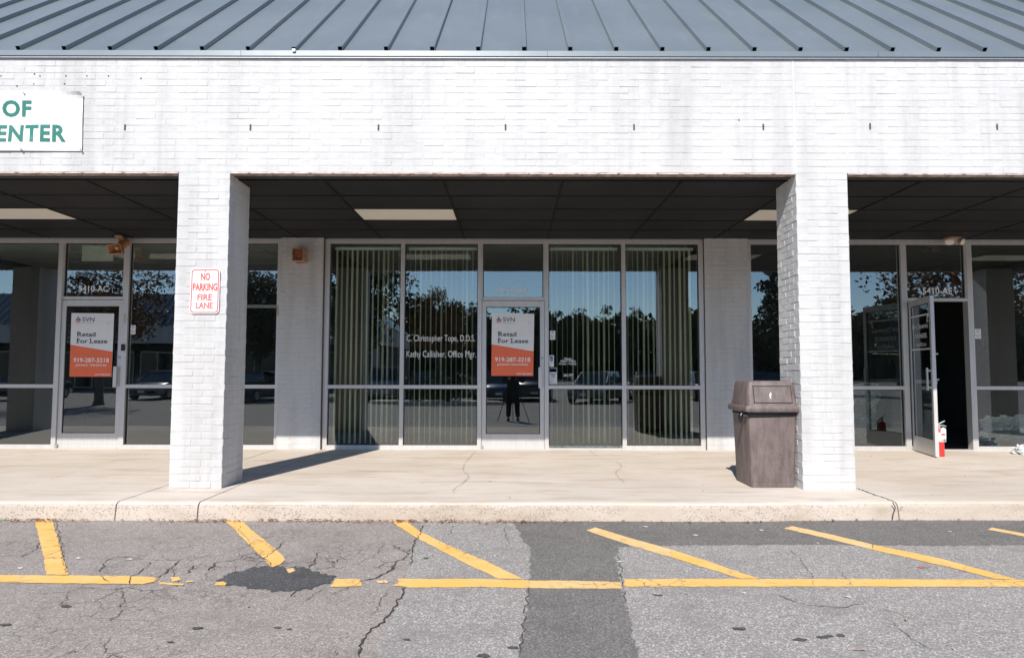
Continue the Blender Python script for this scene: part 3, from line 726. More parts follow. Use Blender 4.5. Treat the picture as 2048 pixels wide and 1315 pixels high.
# lettering on the transoms and windows
def onG(x, z): return Vector((x, GY-.0015, z))
def wtext(body, u0, u1, v0, v1, parent, bold=.0, y=GY, mat='letter', Yp=None):
    a, b = at(u0, v1, y), at(u1, v0, y)
    return text_mesh('lettering', body, a.x, b.x, a.z, b.z, lambda x, z: Vector((x, y-.0015, z)), M[mat], parent, bold)
wtext('5410-AC', 157, 217.5, 571, 583.5, fAC, .018)
wtext('5410-AD', 997.5, 1056.5, 575, 587, fAD, .018)
wtext('5410-AE', 1845.5, 1904, 575, 588, fAE, .018)
wtext('C. Christopher Tope, D.D.S.', 813, 950, 669.5, 686, fAD, .0)
wtext('Kathy Callisher, Office Mgr.', 813, 952, 701, 718, fAD, .0)
wtext('Hours', 1129, 1143, 714, 720, fAD, .01)
wtext('8:00am - 5:00pm', 1121, 1151.5, 719.5, 725, fAD, .01)
wtext('Monday - Thursday', 1118.5, 1153, 725, 730, fAD, .01)
wtext('544-1707', 1127, 1147, 747, 753, fAD, .01)

# --- rooms behind the glass
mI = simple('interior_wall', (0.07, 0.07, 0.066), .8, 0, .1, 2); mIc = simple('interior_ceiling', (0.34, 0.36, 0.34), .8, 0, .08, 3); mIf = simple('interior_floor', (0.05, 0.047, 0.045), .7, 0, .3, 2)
ROOMS = (('AC', -8.85, -3.40), ('AD', -2.76, 2.80), ('AE', 3.44, 8.85))
YR = 15.5
mb = MB()
mb.box((-SPAN, YR, 0), (SPAN, YR+.1, 3.2))
for x0, x1 in ((-SPAN, -SPAN+.1), (-8.95, -8.85), (-3.36, -2.80), (2.84, 3.40), (8.85, 8.95), (SPAN-.1, SPAN)): mb.box((x0, YB+.29, 0), (x1, YR-.001, 3.2))
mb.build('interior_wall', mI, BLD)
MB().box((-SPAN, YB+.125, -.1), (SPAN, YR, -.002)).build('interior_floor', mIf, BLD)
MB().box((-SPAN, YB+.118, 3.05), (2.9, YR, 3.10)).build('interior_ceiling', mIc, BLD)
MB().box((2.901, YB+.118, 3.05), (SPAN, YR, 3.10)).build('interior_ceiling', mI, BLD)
MB().box((-SPAN, YB+.1155, 3.10), (SPAN, YR+3, 4.3)).build('roof_void', M['mortar'], BLD)
ig = MB()
for k in range(-8, 3): ig.box((-8.85+1.22*(k+8), YB+.13, 3.043), (-8.83+1.22*(k+8), YR, 3.049))
for k in range(9): ig.box((-8.85, YB+.45+.61*k, 3.0435), (2.8, YB+.465+.61*k, 3.0485))
ig.build('interior_ceiling_grid', M['grey'], BLD)
# counter and framing silhouettes in the left shop
MB().box((-8.2, 13.2, 0), (-4.6, 13.7, 1.05)).build('counter', mI, BLD)
for x in (-5.25, -3.85): MB().box((x-.02, 11.6, 0), (x+.02, 11.66, 3.04)).build('partition_post', M['alu'], BLD)
MB().box((-5.27, 11.6, 2.2), (-3.4, 11.66, 2.25)).build('partition_rail', M['alu'], BLD)

# ================================================================== THINGS ON THE BUILDING
# vertical blinds
mslat = simple('blind_vane', (0.74, 0.77, 0.60), .6, 0, .05, 3); mrail = simple('blind_rail', (0.66, 0.72, 0.68), .5, 0, .04, 3)
def vane(bend):
    mb = MB(); w, h = .122, 2.86; n = 3; L = []
    for i in range(n+1):
        fy = i/n*2-1; L.append((bend*(1-fy*fy), fy*w/2))
    for sgn in (1, -1):
        for i in range(n):
            (xa, ya), (xb, yb) = L[i], L[i+1]; o_ = .0008*sgn
            q = [(xa+o_, ya, 0), (xb+o_, yb, 0), (xb+o_, yb, h), (xa+o_, ya, h)]
            mb.poly(q if sgn > 0 else q[::-1], 0, True)
    return mb.mesh('slat', mslat)
VM = [vane(.004), vane(.006), vane(-.003)]
lab = ['green vertical blind in the leftmost pane beside the brick pier', 'green vertical blind behind the names of the dentist and office manager', 'green vertical blind behind the opening hours and card stickers', 'green vertical blind in the pane nearest the trash can']
for (x0, x1), lb in zip(((-2.678, -1.638), (-1.580, -.509), (.525, 1.592), (1.651, 2.722)), lab):
    r = empty('vertical_blind', ((x0+x1)/2, GY+.13, .06), lb, 'blind', 'vertical blinds in the middle shop')
    MB().box((x0+.03, GY+.115, 2.925), (x1-.03, GY+.155, 2.965)).build('headrail', mrail, r)
    for k in range(3): MB().box((x0+.12+k*.4, GY+.118, 2.965), (x0+.14+k*.4, GY+.15, 2.985)).build('bracket', M['alu_d'], r)
    x = x0+.055
    while x < x1-.02:
        o = link('slat', random.choice(VM), r, (x, GY+.135, .07)); o.rotation_euler = (random.gauss(0, .003), random.gauss(0, .0025), random.gauss(0, .06)+.0)
        x += .0775

# lease posters on the doors
def poster(corner_px, label):
    Yq = YB+.012
    TL, TRr, BRr, BL = [at(u, v, Yq) for u, v in corner_px]
    def pl(s, t_, d=0.0):
        q = TL.lerp(TRr, s).lerp(BL.lerp(BRr, s), t_); return Vector((q.x, Yq-d, q.z))
    r = empty('poster', pl(.5, 1), label, 'poster', 'lease posters on the doors')
    MB().add([pl(0, 0), pl(1, 0), pl(1, 1), pl(0, 1)]+[pl(0, 0, -.004), pl(1, 0, -.004), pl(1, 1, -.004), pl(0, 1, -.004)], [(0, 3, 2, 1), (4, 5, 6, 7), (0, 1, 5, 4), (1, 2, 6, 5), (2, 3, 7, 6), (3, 0, 4, 7)]).build('sheet', M['white'], r)
    MB().poly([pl(.0, .50, .0012), pl(0, 1, .0012), pl(1, 1, .0012), pl(1, .605, .0012)]).build('orange_field', M['orange'], r)
    def tx(body, s0, s1, t0, t1, mat, bold=.0):
        text_mesh('lettering', body, s0, s1, -t1, -t0, lambda s, t_: pl(s, -t_, .0024), M[mat], r, bold)
    tx('SVN', .265, .545, .065, .135, 'navy', .004)
    tx('REAL ESTATE ASSOCIATES', .15, .54, .153, .166, 'grey')
    lg = MB()
    for s0, s1, t0 in ((.115, .137, .085), (.148, .170, .050), (.181, .197, .075), (.204, .217, .09)):
        lg.poly([pl(s0, .128, .002), pl(s1, .125, .002), pl(s1, t0, .002), pl(s0, t0+.006, .002)])
    lg.build('logo_bars', M['navy'], r)
    sw = MB(); n = 10
    for i in range(n):
        a0, a1 = i/n, (i+1)/n
        f = lambda a_: (.075+.19*a_, .122+.030*math.sin(a_*math.pi)-.045*a_*a_); w = lambda a_: .010*math.sin(a_*math.pi)+.002
        (xa, ya), (xb, yb) = f(a0), f(a1)
        sw.poly([pl(xa, ya+w(a0), .0022), pl(xb, yb+w(a1), .0022), pl(xb, yb-w(a1)*.2, .0022), pl(xa, ya-w(a0)*.2, .0022)])
    sw.build('logo_swoosh', M['orange'], r)
    MB().poly([pl(.865+.011*math.cos(k), .145+.008*math.sin(k), .002) for k in np.linspace(0, -6.28, 9)[:-1]]).build('red_dot', M['red'], r)
    tx('Retail', .155, .585, .300, .370, 'ink', .016)
    tx('For Lease', .150, .870, .405, .475, 'ink', .016)
    tx('919-287-3218', .085, .925, .705, .775, 'letter', .016)
    tx('JOHNNY WEHMANN', .135, .865, .803, .845, 'letter', .012)
    tx('svn-rea.com', .605, .965, .952, .980, 'letter', .004)
    # little slab serifs on the big serif capitals
    sf = MB()
    for s, t_, w in ((.165, .370, .05), (.165, .302, .05), (.165, .475, .05), (.165, .406, .05), (.455, .475, .05), (.455, .406, .05)):
        sf.poly([pl(s-w*.35, t_, .0023), pl(s+w*.75, t_, .0023), pl(s+w*.75, t_-.008, .0023), pl(s-w*.35, t_-.008, .0023)])
    sf.build('serifs', M['ink'], r)
poster([(984, 626), (1068.5, 627), (1066.5, 751.5), (982.5, 751)], 'white and orange lease poster on the closed door of 5410-AD')
poster([(143, 625.6), (228.3, 626.5), (222.9, 753), (138.8, 752.6)], 'white and orange lease poster on the closed door of 5410-AC')

# stickers on the glass
def sticker(u0, u1, v0, v1, label, bands):
    a, b = at(u0, v1, GY), at(u1, v0, GY); y = GY-.002
    r = empty('sticker', ((a.x+b.x)/2, y, a.z), label, 'sticker', 'stickers on the shop glass')
    MB().box((a.x, y, a.z), (b.x, y+.0015, b.z)).build('backing', M['white'], r)
    for (s0, s1, t0, t1, mname) in bands:
        MB().box((a.x+(b.x-a.x)*s0, y-.001, b.z-(b.z-a.z)*t1), (a.x+(b.x-a.x)*s1, y-.0002, b.z-(b.z-a.z)*t0)).build('print', M[mname], r)
alarm = [(.3, .7, .08, .2, 'grey'), (.2, .8, .3, .36, 'grey'), (.0, 1, .58, .64, 'grey'), (.15, .85, .75, .82, 'grey')]
sticker(261, 271.5, 650, 668, 'small white sticker on the pane right of the 5410-AC door', alarm)
sticker(1100, 1110.5, 661, 679, 'small white sticker above the card stickers right of the 5410-AD door', alarm)
sticker(1950, 1961.5, 657.5, 677, 'small white sticker on the pane right of the open door', alarm)
sticker(1098.3, 1107.7, 710, 733, 'narrow white sticker with a light blue square right of the 5410-AD door', [(.15, .85, .08, .30, 'blue'), (.2, .8, .35, .47, 'black'), (.25, .75, .58, .63, 'blue')])
s_ = sticker(1098.3, 1114, 735.5, 768, 'largest card sticker low on the pane right of the 5410-AD door', [(.04, .96, .02, .26, 'navy'), (.12, .88, .06, .22, 'white'), (.06, .94, .33, .38, 'blue'), (.02, .98, .615, .63, 'grey'), (.12, .88, .68, .71, 'tan'), (.05, .7, .78, .80, 'grey'), (.05, .5, .84, .86, 'grey')])
a, b = at(1101, 754.2, GY), at(1111, 748.6, GY)
so_ = [o for o in bpy.data.objects if o.get('label', '').startswith('largest card')][0]
text_mesh('lettering', 'VISA', a.x, b.x, a.z, b.z, lambda x, z: Vector((x, GY-.0045, z)), M['blue'], so_, .02)

# no parking sign
c0 = [at(u, v, YF-.012) for u, v in ((382.2, 536.8), (440.2, 536.8), (437.6, 627), (378.6, 627))]
SG = empty('no_parking_sign', c0[3].lerp(c0[2], .5), 'white no parking fire lane sign with red letters on the pillar', 'sign')
def sg(s, t_, d=0.0):
    q = c0[0].lerp(c0[1], s).lerp(c0[3].lerp(c0[2], s), t_); return Vector((q.x, YF-.012-d, q.z))
def rrect(m0, rad, d, n=6, asp=1.53):
    P = []
    for cx, cy, a0 in ((1-m0-rad, (m0+rad)/asp, -90), (1-m0-rad, 1-(m0+rad)/asp, 0), (m0+rad, 1-(m0+rad)/asp, 90), (m0+rad, (m0+rad)/asp, 180)):
        for k in range(n+1):
            a = math.radians(a0+90*k/n); P.append(sg(cx+rad*math.cos(a), cy+rad*math.sin(a)/asp, d))
    return P
F_, Bk = rrect(0, .13, 0), rrect(0, .13, -.004)
n = len(F_); mb = MB().poly(F_[::-1]).poly(Bk).add(F_+Bk, [(i, (i+1) % n, n+(i+1) % n, n+i) for i in range(n)])
msg = simple('reflective_sign_sheet', (.66, .71, .74), .4, 0, .08, 26, stretch=(1, 1, .03)); mb.build('plate', msg, SG)
o1, o2 = rrect(.028, .11, .001), rrect(.062, .085, .001)
MB().add(o1+o2, [(i, n+i, n+(i+1) % n, (i+1) % n) for i in range(n)]).build('border', M['red'], SG)
for body, s0, s1, t0, t1, b in (('NO', .355, .665, .095, .265, .034), ('PARKING', .085, .925, .325, .495, .034), ('FIRE', .255, .755, .565, .705, .022), ('LANE', .215, .785, .748, .885, .022)):
    text_mesh('lettering', body, s0, s1, -t1, -t0, lambda s, t_: sg(s, -t_, .0015), M['red'], SG, b)
for s, t_, r in ((.50, .060, .020), (.485, .912, .014)):
    MB().poly([sg(s+r*math.cos(k), t_+r*math.sin(k)/1.5, .002) for k in np.linspace(0, -6.28, 11)[:-1]]).build('bolt', M['black'], SG)

# banner with a curled corner
YN = YF-.016
bn = MB(); nu, nv = 46, 16
bL = -6.6; q1, q2 = at(165.5, 188, YN), at(163, 301.5, YN)
def bnp(s, t_):
    xr = q1.x+(q2.x-q1.x)*t_; x = bL+(xr-bL)*s
    zt = at(0, 182, YN).z+.012*math.sin(s*9)*(1-s); z = zt+(q2.z-zt)*t_
    y = YN-.006*math.sin(s*23+t_*2)*math.sin(t_*math.pi)-.004*math.sin(t_*7+s*11)
    curl = max(0, (s-.80)/.20)**1.6*max(0, (.10-t_)/.10)
    return Vector((x, y-.05*curl, z-.020*curl*max(0, 1)))
for i in range(nu):
    for j in range(nv): bn.poly([bnp(i/nu, (j+1)/nv), bnp((i+1)/nu, (j+1)/nv), bnp((i+1)/nu, j/nv), bnp(i/nu, j/nv)], 0, True)
BN = empty('banner', (bL+1.2, YN, q2.z), 'white vinyl banner with green lettering hung on the brick fascia', 'banner')
bn.build('vinyl_sheet', M['white'], BN)
def bpl(x, z):
    zt = at(0, 182, YN).z; t_ = (z-zt)/(q2.z-zt); xr = q1.x+(q2.x-q1.x)*t_
    return Vector((x, bnp((x-bL)/(xr-bL), t_).y-.003, z))
for body, u0, u1, v0, v1 in (('OF', 4, 63, 200.5, 233.5), ('ENTER', -8, 133, 250, 283.5)):
    a, b = at(u0, v1, YN), at(u1, v0, YN); text_mesh('lettering', body, a.x, b.x, a.z, b.z, bpl, M['green'], BN, .036, 1.12)
for u, v in ((46, 185), (41, 298), (160, 298.5), (161, 187)):
    q = at(u, v, YN-.02); MB().tube([q, q+Vector((0, .006, 0))], .010, 10).build('grommet', M['lintel'], BN)

# copper coloured wall light box on the left pier
L0, L1 = at(584, 521, YP-.20), at(606.5, 495.5, YP-.20)
WL = empty('wall_light', ((L0.x+L1.x)/2, YP, L0.z), 'rusty copper coloured box light on the brick pier', 'wall light')
mcu = simple('rusted_copper', (.27, .10, .045), .6, .2, .6, 16); mcu2 = simple('faded_copper', (.42, .24, .15), .6, .1, .4, 16)
x0, x1, z0, z1_ = L0.x, L1.x, L0.z, L1.z; yf = YP-.20
MB().box((x0, yf, z1_-.008), (x1, YP-.002, z1_)).box((x0, yf, z0), (x0+.008, YP-.002, z1_-.008)).box((x1-.008, yf, z0), (x1, YP-.002, z1_-.008)).box((x0+.008, yf, z0), (x1-.008, YP-.002, z0+.008)).build('housing', mcu2, WL)
MB().box((x0+.008, yf+.025, z0+.008), (x1-.008, yf+.03, z1_-.008)).build('lens', mcu, WL)
MB().box((x0+.02, YP-.08, z0-.012), (x1-.02, YP-.03, z0-.0005)).build('base_lip', mcu, WL)

# paging horn under the canopy
hp = at(237, 481, 9.72)
HN = empty('horn_speaker', (hp.x, hp.y, CEIL), 'orange beige horn loudspeaker under the canopy ceiling', 'loudspeaker')
mh = simple('orange_beige_plastic', (.42, .205, .085), .55, 0, .15, 20); mh2 = simple('pale_orange_plastic', (.55, .33, .18), .5, 0, .1, 20)
MB().tube([(hp.x+.0, hp.y, CEIL-.001), (hp.x+.0, hp.y, CEIL-.018)], .055, 14).tube([(hp.x, hp.y, CEIL-.015), (hp.x+.02, hp.y, hp.z-.03)], .020, 8).build('bracket', mh2, HN)
c = Vector((hp.x+.055, hp.y+.02, hp.z-.075)); ax = Vector((-.10, -.95, -.42)).normalized(); sx = Vector((1, -.1, 0.05)).normalized(); sx = (sx-ax*sx.dot(ax)).normalized(); sz = sx.cross(ax)
def rect_ring(o_, w, h, k=3):
    P = []
    for (a, b, c_, d) in ((-w, -h, w, -h), (w, -h, w, h), (w, h, -w, h), (-w, h, -w, -h)):
        for i in range(k): P.append(o_+sx*(a+(c_-a)*i/k)+sz*(b+(d-b)*i/k))
    return P
MB().tube([c+Vector((.02, .05, .07))-ax*.02, c-ax*.0+Vector((0, 0, .03)), c+ax*.05], [.055, .062, .05], 14).build('driver', mh, HN)
hm = MB().loft([rect_ring(c+ax*.05, .035, .03), rect_ring(c+ax*.12, .075, .05), rect_ring(c+ax*.19, .104, .070)], 0, False, False)
hm.loft([rect_ring(c+ax*.19, .104, .070), rect_ring(c+ax*.19, .095, .062), rect_ring(c+ax*.12, .068, .044), rect_ring(c+ax*.06, .03, .025)], 0, False, False); hm.build('horn', mh, HN)
MB().tube([c+ax*.05, c+ax*.135, c+ax*.15], [.030, .034, .02], 12).build('center_plug', mh2, HN)

# twin-head lamp at the ceiling over the open door
fp = at(1905, 472, 9.70)
FL = empty('flood_light', (fp.x, fp.y, CEIL), 'beige twin head flood light on the ceiling above the open door', 'flood light')
mfl = simple('beige_lamp_metal', (.50, .34, .22), .5, 0, .1, 20)
MB().loft([[Vector((fp.x+a*w, fp.y+b*w, z)) for a, b in ((-1, -.6), (1, -.6), (1, .6), (-1, .6))] for w, z in ((.095, CEIL-.002), (.10, CEIL-.03), (.06, CEIL-.055))], 0, True, False).build('base', mfl, FL)
for s in (-1, 1):
    c = Vector((fp.x+s*.085, fp.y-.06, CEIL-.075)); d = Vector((s*.55, -.75, -.45)).normalized(); e1 = Vector((s*.8, .55, 0)).normalized(); e1 = (e1-d*e1.dot(d)).normalized(); e2 = e1.cross(d)
    rr_ = lambda o_, w, h: [o_+e1*w*math.cos(k)+e2*h*math.sin(k) for k in np.linspace(0, 6.283, 15)[:-1]]
    hd = MB().loft([rr_(c-d*.05, .02, .02), rr_(c-d*.01, .055, .042), rr_(c+d*.02, .065, .05)], 0).build('lamp_head', mfl, FL)
    MB().loft([rr_(c+d*.0205, .058, .044), rr_(c+d*.03, .04, .03)], 0).build('lens', M['diff'], hd)
    MB().tube([(fp.x+s*.03, fp.y-.02, CEIL-.05), c-d*.045], .012, 8).build('arm', mfl, FL)
# faint cobweb strands under the soffit are left to the material; exit sign back box inside the left shop
a, b = at(180, 526, YB+.35), at(228, 491, YB+.16)
ES = empty('hanging_sign', ((a.x+b.x)/2, YB+.16, a.z), 'pale rectangular hanging panel inside the glass above 5410-AC', 'panel')
MB().box((a.x, YB+.15, a.z), (b.x, YB+.18, b.z)).build('panel', simple('pale_panel', (.50, .55, .48), .6), ES)
MB().box((a.x+.1, YB+.155, b.z), (a.x+.12, YB+.17, 3.049)).box((b.x-.12, YB+.155, b.z), (b.x-.1, YB+.17, 3.049)).build('hanger', M['alu_d'], ES)

# ================================================================== TRASH CAN
mt, t, p, o = new_mat('weathered_brown_plastic'); M['bin'] = mt
f1 = noise(t, pos(t, (3.5, 3.5, .8)), 4.5, 5, .7); f2 = noise(t, pos(t), 7, 5, .6); f3 = noise(t, pos(t), 60, 3)
c = mix(t, ramp(t, f1, [(.38, 0.0), (.62, 1.0)]), (.105, .080, .074), (.165, .130, .121))
c = mix(t, ramp(t, f2, [(.52, 0.0), (.75, .4)]), c, (.21, .175, .168))
c = mix(t, ramp(t, f3, [(.3, .3), (.5, 0.0)]), c, (.06, .04, .038))
t.links.new(c, p.inputs['Base Color']); p.inputs['Roughness'].default_value = .6; bump(t, p, f3, .15, .003)
TX, TY = 2.555, 6.965
TC = empty('trash_can', (TX, TY, 0), 'weathered brown plastic trash can beside the right brick pillar', 'trash can')
def rr4(cx, cy, w, d, z, r=.022, n=3):
    P = []
    for sx_, sy_, a0 in ((1, -1, -90), (1, 1, 0), (-1, 1, 90), (-1, -1, 180)):
        for k in range(n+1):
            a = math.radians(a0+90*k/n); P.append(Vector((cx+sx_*(w/2-r)+r*math.cos(a), cy+sy_*(d/2-r)+r*math.sin(a), z)))
    return P
bd = MB().loft([rr4(TX, TY, .425, .455, .003), rr4(TX, TY, .430, .460, .05), rr4(TX, TY, .468, .50, .69), rr4(TX, TY, .470, .502, .735)], 0, True, True)
bd.build('body', M['bin'], TC)
# front panel ridge of the body
rb = MB(); yb = lambda z: TY-.2275-(.02)*z/.69-.0035
for (xa, xb, za_, zb) in ((-.17, .17, .055, .061), (-.176, -.170, .055, .60), (.170, .176, .055, .60)):
    rb.add([(TX+xa, yb(za_), za_), (TX+xb, yb(za_), za_), (TX+xb*1.06, yb(zb), zb), (TX+xa*1.06, yb(zb), zb), (TX+xa, yb(za_)+.01, za_), (TX+xb, yb(za_)+.01, za_), (TX+xb*1.06, yb(zb)+.01, zb), (TX+xa*1.06, yb(zb)+.01, zb)], [(0, 1, 2, 3), (0, 4, 5, 1), (1, 5, 6, 2), (2, 6, 7, 3), (3, 7, 4, 0)])
rb.build('ridge', M['bin'], TC)
# liner bag under the rim
lb = MB(); rings = []
for z, g in ((.690, .004), (.700, .012), (.712, .013), (.726, .010), (.735, .008)):
    ring = rr4(TX, TY, .468+g, .50+g, z, .03, 6)
    for k, q in enumerate(ring):
        dz = .016*math.sin(k*.45)+.006*math.sin(k*2.7)
        ring[k] = q+Vector((0, 0, dz if z < .70 else 0))
    rings.append(ring)
lb.loft(rings, 0, False, True)
tl = at(1475, 825, 6.9); 
lb.tube([Vector((TX-.236, 6.80, .72)), Vector((TX-.27, 6.78, .735)), Vector((TX-.295, 6.77, .70)), Vector((TX-.305, 6.765, .64)), Vector((TX-.295, 6.77, .625))], [.012, .016, .022, .018, .004], 7)
lb.build('liner_bag', M['blackgloss'], TC)
# lid: flange, sloped hood, recessed flap
ld = MB().loft([rr4(TX, TY, .535, .575, .735, .03), rr4(TX, TY, .55, .59, .742, .03), rr4(TX, TY, .55, .59, .785, .03), rr4(TX, TY, .535, .575, .797, .03)], 0, True, True)
def hood(z): f = (z-.797)/.235; return (.495-.05*f, .53-.10*f)
hr = []
for z in (.797, .86, .95, 1.015, 1.032, 1.038):
    w, d = hood(min(z, 1.02)); k = 0 if z < 1.02 else (.012 if z < 1.035 else .035)
    hr.append(rr4(TX+.006*(z-.8), TY, w-k, d-k, z, .035, 4))
ld.loft(hr, 0, True, True); LD = ld.build('lid', M['bin'], TC)
w0, d0 = hood(.83); w1, d1 = hood(.99); yA = TY-d0/2-.003; yB_ = TY-d1/2-.003
def fl(x, z, off=0.0): f = (z-.83)/.16; return Vector((TX+.004+x, yA+(yB_-yA)*f-off, z))
gm = MB()
for (xa, xb, zA, zB) in ((-.190, .190, .985, .993), (-.190, .190, .822, .830), (-.190, -.183, .822, .993), (.183, .190, .822, .993)):
    gm.poly([fl(xa, zA, .0006), fl(xb, zA, .0006), fl(xb, zB, .0006), fl(xa, zB, .0006)])
gm.build('flap_gap', M['black'], LD)
fm = MB(); fm.add([fl(-.182, .831, .004), fl(.182, .831, .004), fl(.180, .984, .004), fl(-.180, .984, .004), fl(-.182, .831, -.004), fl(.182, .831, -.004), fl(.180, .984, -.004), fl(-.180, .984, -.004)], [(0, 1, 2, 3), (0, 4, 5, 1), (1, 5, 6, 2), (2, 6, 7, 3), (3, 7, 4, 0)])
fm.build('flap', M['bin'], LD)
ws = MB()
for x, z, w, h in ((-.022, .905, .010, .012), (-.026, .888, .007, .008), (-.018, .920, .006, .008), (-.028, .872, .004, .004), (-.02, .872, .003, .004)):
    ws.poly([fl(x+w*math.cos(k), z+h*math.sin(k), .0055) for k in np.linspace(0, 6.28, 8)[:-1]])
ws.build('white_mark', M['white'], LD)

# ================================================================== FIRE EXTINGUISHER
ep = walk(1880.5, 912, 0)
ER = empty('fire_extinguisher', (ep.x, ep.y, 0), 'red fire extinguisher with white tag standing by the open door', 'fire extinguisher')
mred = simple('red_enamel', (.62, .035, .03), .3, 0, .08, 12); ex, ey = ep.x, ep.y
MB().loft([[Vector((ex+r*math.cos(k), ey+r*math.sin(k), z)) for k in np.linspace(0, 6.283, 21)[:-1]] for r, z in ((.045, .0), (.052, .006), (.053, .03), (.053, .30), (.050, .325), (.040, .345), (.022, .358), (.018, .37))], 0).build('cylinder', mred, ER)
MB().loft([[Vector((ex+r*math.cos(k), ey+r*math.sin(k), z)) for k in np.linspace(0, 6.283, 21)[:-1]] for r, z in ((.0545, .195), (.0565, .198), (.0565, .217), (.0545, .22))], 0, False).box((ex+.05, ey-.02, .195), (ex+.075, ey-.012, .22)).build('bracket_band', M['alu'], ER)
hv = MB().tube([(ex, ey, .365), (ex, ey, .41)], [.018, .014], 10).tube([(ex-.01, ey, .41), (ex+.045, ey-.02, .415), (ex+.075, ey-.03, .40)], .007, 6)
hv.tube([(ex-.02, ey, .42), (ex+.02, ey-.01, .45), (ex+.06, ey-.03, .475)], [.010, .011, .008], 6).tube([(ex, ey, .395), (ex-.04, ey-.02, .41), (ex-.05, ey-.02, .37)], .009, 6); hv.build('valve_handle', M['alu_d'], ER)
MB().tube([(ex-.03, ey-.02, .40), (ex-.058, ey-.02, .36), (ex-.062, ey-.02, .25), (ex-.06, ey-.02, .16)], .010, 8).build('hose', M['black'], ER)
tg = MB(); T_ = lambda x, z, d=0: Vector((ex+.012+x, ey-.060-d-.02*x, z)); tg.poly([T_(-.033, .235), T_(.038, .235), T_(.040, .37), T_(.005, .395), T_(-.030, .375)]); TG = tg.build('tag', M['white'], ER)
MB().poly([T_(-.025, .285, .001), T_(.028, .285, .001), T_(.028, .31, .001), T_(-.025, .31, .001)]).build('tag_print', M['red'], TG)
MB().poly([T_(-.022, .325, .001), T_(.022, .325, .001), T_(.022, .331, .001), T_(-.022, .331, .001)]).build('tag_line', M['grey'], TG)
lbm = MB(); lbm.loft([[Vector((ex+.0538*math.cos(k), ey+.0538*math.sin(k), z)) for k in np.linspace(3.4, 5.2, 9)] for z in (.225, .315)], 0, False)
lbm.f = [f for f in lbm.f if not (8 in f and 0 in f)]; lbm.mi = lbm.mi[:len(lbm.f)]; lbm.smooth = lbm.smooth[:len(lbm.f)]
lbm.build('label_band', M['white'], ER)

# plastic bag at the right edge
bp = walk(2046, 908, 0)
mbag = simple('clear_grey_plastic', (.55, .56, .57), .22, 0, .2, 20)
pb = MB(); n1, n2 = 22, 12; rings = []
for j in range(n2+1):
    ph = j/n2*math.pi/2; ring = []
    for i in range(n1):
        th = 2*math.pi*i/n1; q = Vector((math.cos(th)*math.cos(ph), math.sin(th)*math.cos(ph), math.sin(ph)))
        nn = mnoise.fractal(q*3.2, 1.0, 2.0, 4)*.45+abs(mnoise.noise(q*7))*.35
        ring.append(Vector((bp.x+.07+q.x*.16*(1+nn), bp.y+.03+q.y*.12*(1+nn), max(.003, q.z*.115*(1+nn*1.3)))))
    rings.append(ring)
pb.loft(rings, 0, True, False)
pb.build('plastic_bag', mbag, None, (bp.x+.07, bp.y+.03, 0), 'crumpled clear grey plastic bag on the sidewalk at the right edge', 'bag')
# plastic sheeting inside the right shop
ps = MB(); nn_ = 26
def shp(i, j, x0, x1, y0, z1, seed):
    s, t_ = i/nn_, j/nn_; v = Vector((s*4+seed, t_*3, seed)); k = mnoise.fractal(v, 1.0, 2.0, 5)
    return Vector((x0+(x1-x0)*s, y0+.28*k+.35*(1-t_), max(.02, z1*t_*(1+.35*mnoise.noise(Vector((s*3, seed, 2)))))))
for x0, x1, y0, zt, sd in ((7.0, 7.8, 10.12, .50, 3.0), (4.7, 5.6, 10.4, .95, 9.0)):
    for i in range(nn_):
        for j in range(nn_): ps.poly([shp(i, j, x0, x1, y0, zt, sd), shp(i+1, j, x0, x1, y0, zt, sd), shp(i+1, j+1, x0, x1, y0, zt, sd), shp(i, j+1, x0, x1, y0, zt, sd)], 0, False)
    ob = ps.build('plastic_sheeting', simple('glossy_plastic', (.16, .19, .19) if sd > 5 else (.42, .46, .46), .12, 0, .2), None, ((x0+x1)/2, y0, 0), 'shiny crumpled plastic sheeting behind the glass left of the open door' if sd > 5 else 'shiny crumpled plastic sheeting behind the glass right of the open door', 'plastic sheet'); ps = MB()

# ================================================================== LEAF LITTER, GRAVEL
def leafbits(n, pick, cols, name, parent, smin, smax):
    groups = [MB() for _ in cols]
    for _ in range(n):
        x, y, z = pick(); s = random.uniform(smin, smax); a = random.uniform(0, 6.28); ti = random.uniform(-.6, .6); g = random.choice(groups)
        e1 = Vector((math.cos(a), math.sin(a), ti*.5))*s; e2 = Vector((-math.sin(a), math.cos(a), random.uniform(-.4, .4)))*s*.42; c = Vector((x, y, z+s*.25))
        lift = Vector((0, 0, s*random.uniform(.05, .35)))
        g.poly([c-e1, c-e2*.9+lift*.2, c+e1*.1+lift, c+e2*.9]); g.poly([c+e1, c+e2*.9, c+e1*.1+lift, c-e2*.9+lift*.2])
    for g, c in zip(groups, cols):
        if g.v: g.build(name, c, parent, kind='stuff')
LC = [simple('leaf_red', (.20, .055, .035), .7, 0, .3, 30), simple('leaf_brown', (.16, .085, .05), .7, 0, .3, 30), simple('leaf_tan', (.36, .22, .13), .7, 0, .3, 30)]
clus = [(-3.95, .22, 60), (-2.62, .12, 26), (-2.2, .5, 60), (-1.0, .35, 70), (-.45, .3, 50), (.1, .25, 30), (1.7, .9, 28), (3.3, .9, 26), (-1.7, .3, 25)]
def pk():
    c, s, w = random.choices(clus, [q[2] for q in clus])[0]; x = random.gauss(c, s); y = kerb_y(x)-.03-abs(random.gauss(0, .035)); return x, y, za(y)+.012
leafbits(520, pk, LC, 'leaf_litter', LOT, .010, .026)
def pk2():
    x = random.uniform(-4.8, 4.8); y = random.uniform(3.2, 5.9); return x, y, za(y)+.014
leafbits(26, pk2, LC[1:], 'leaf_litter', LOT, .010, .024)
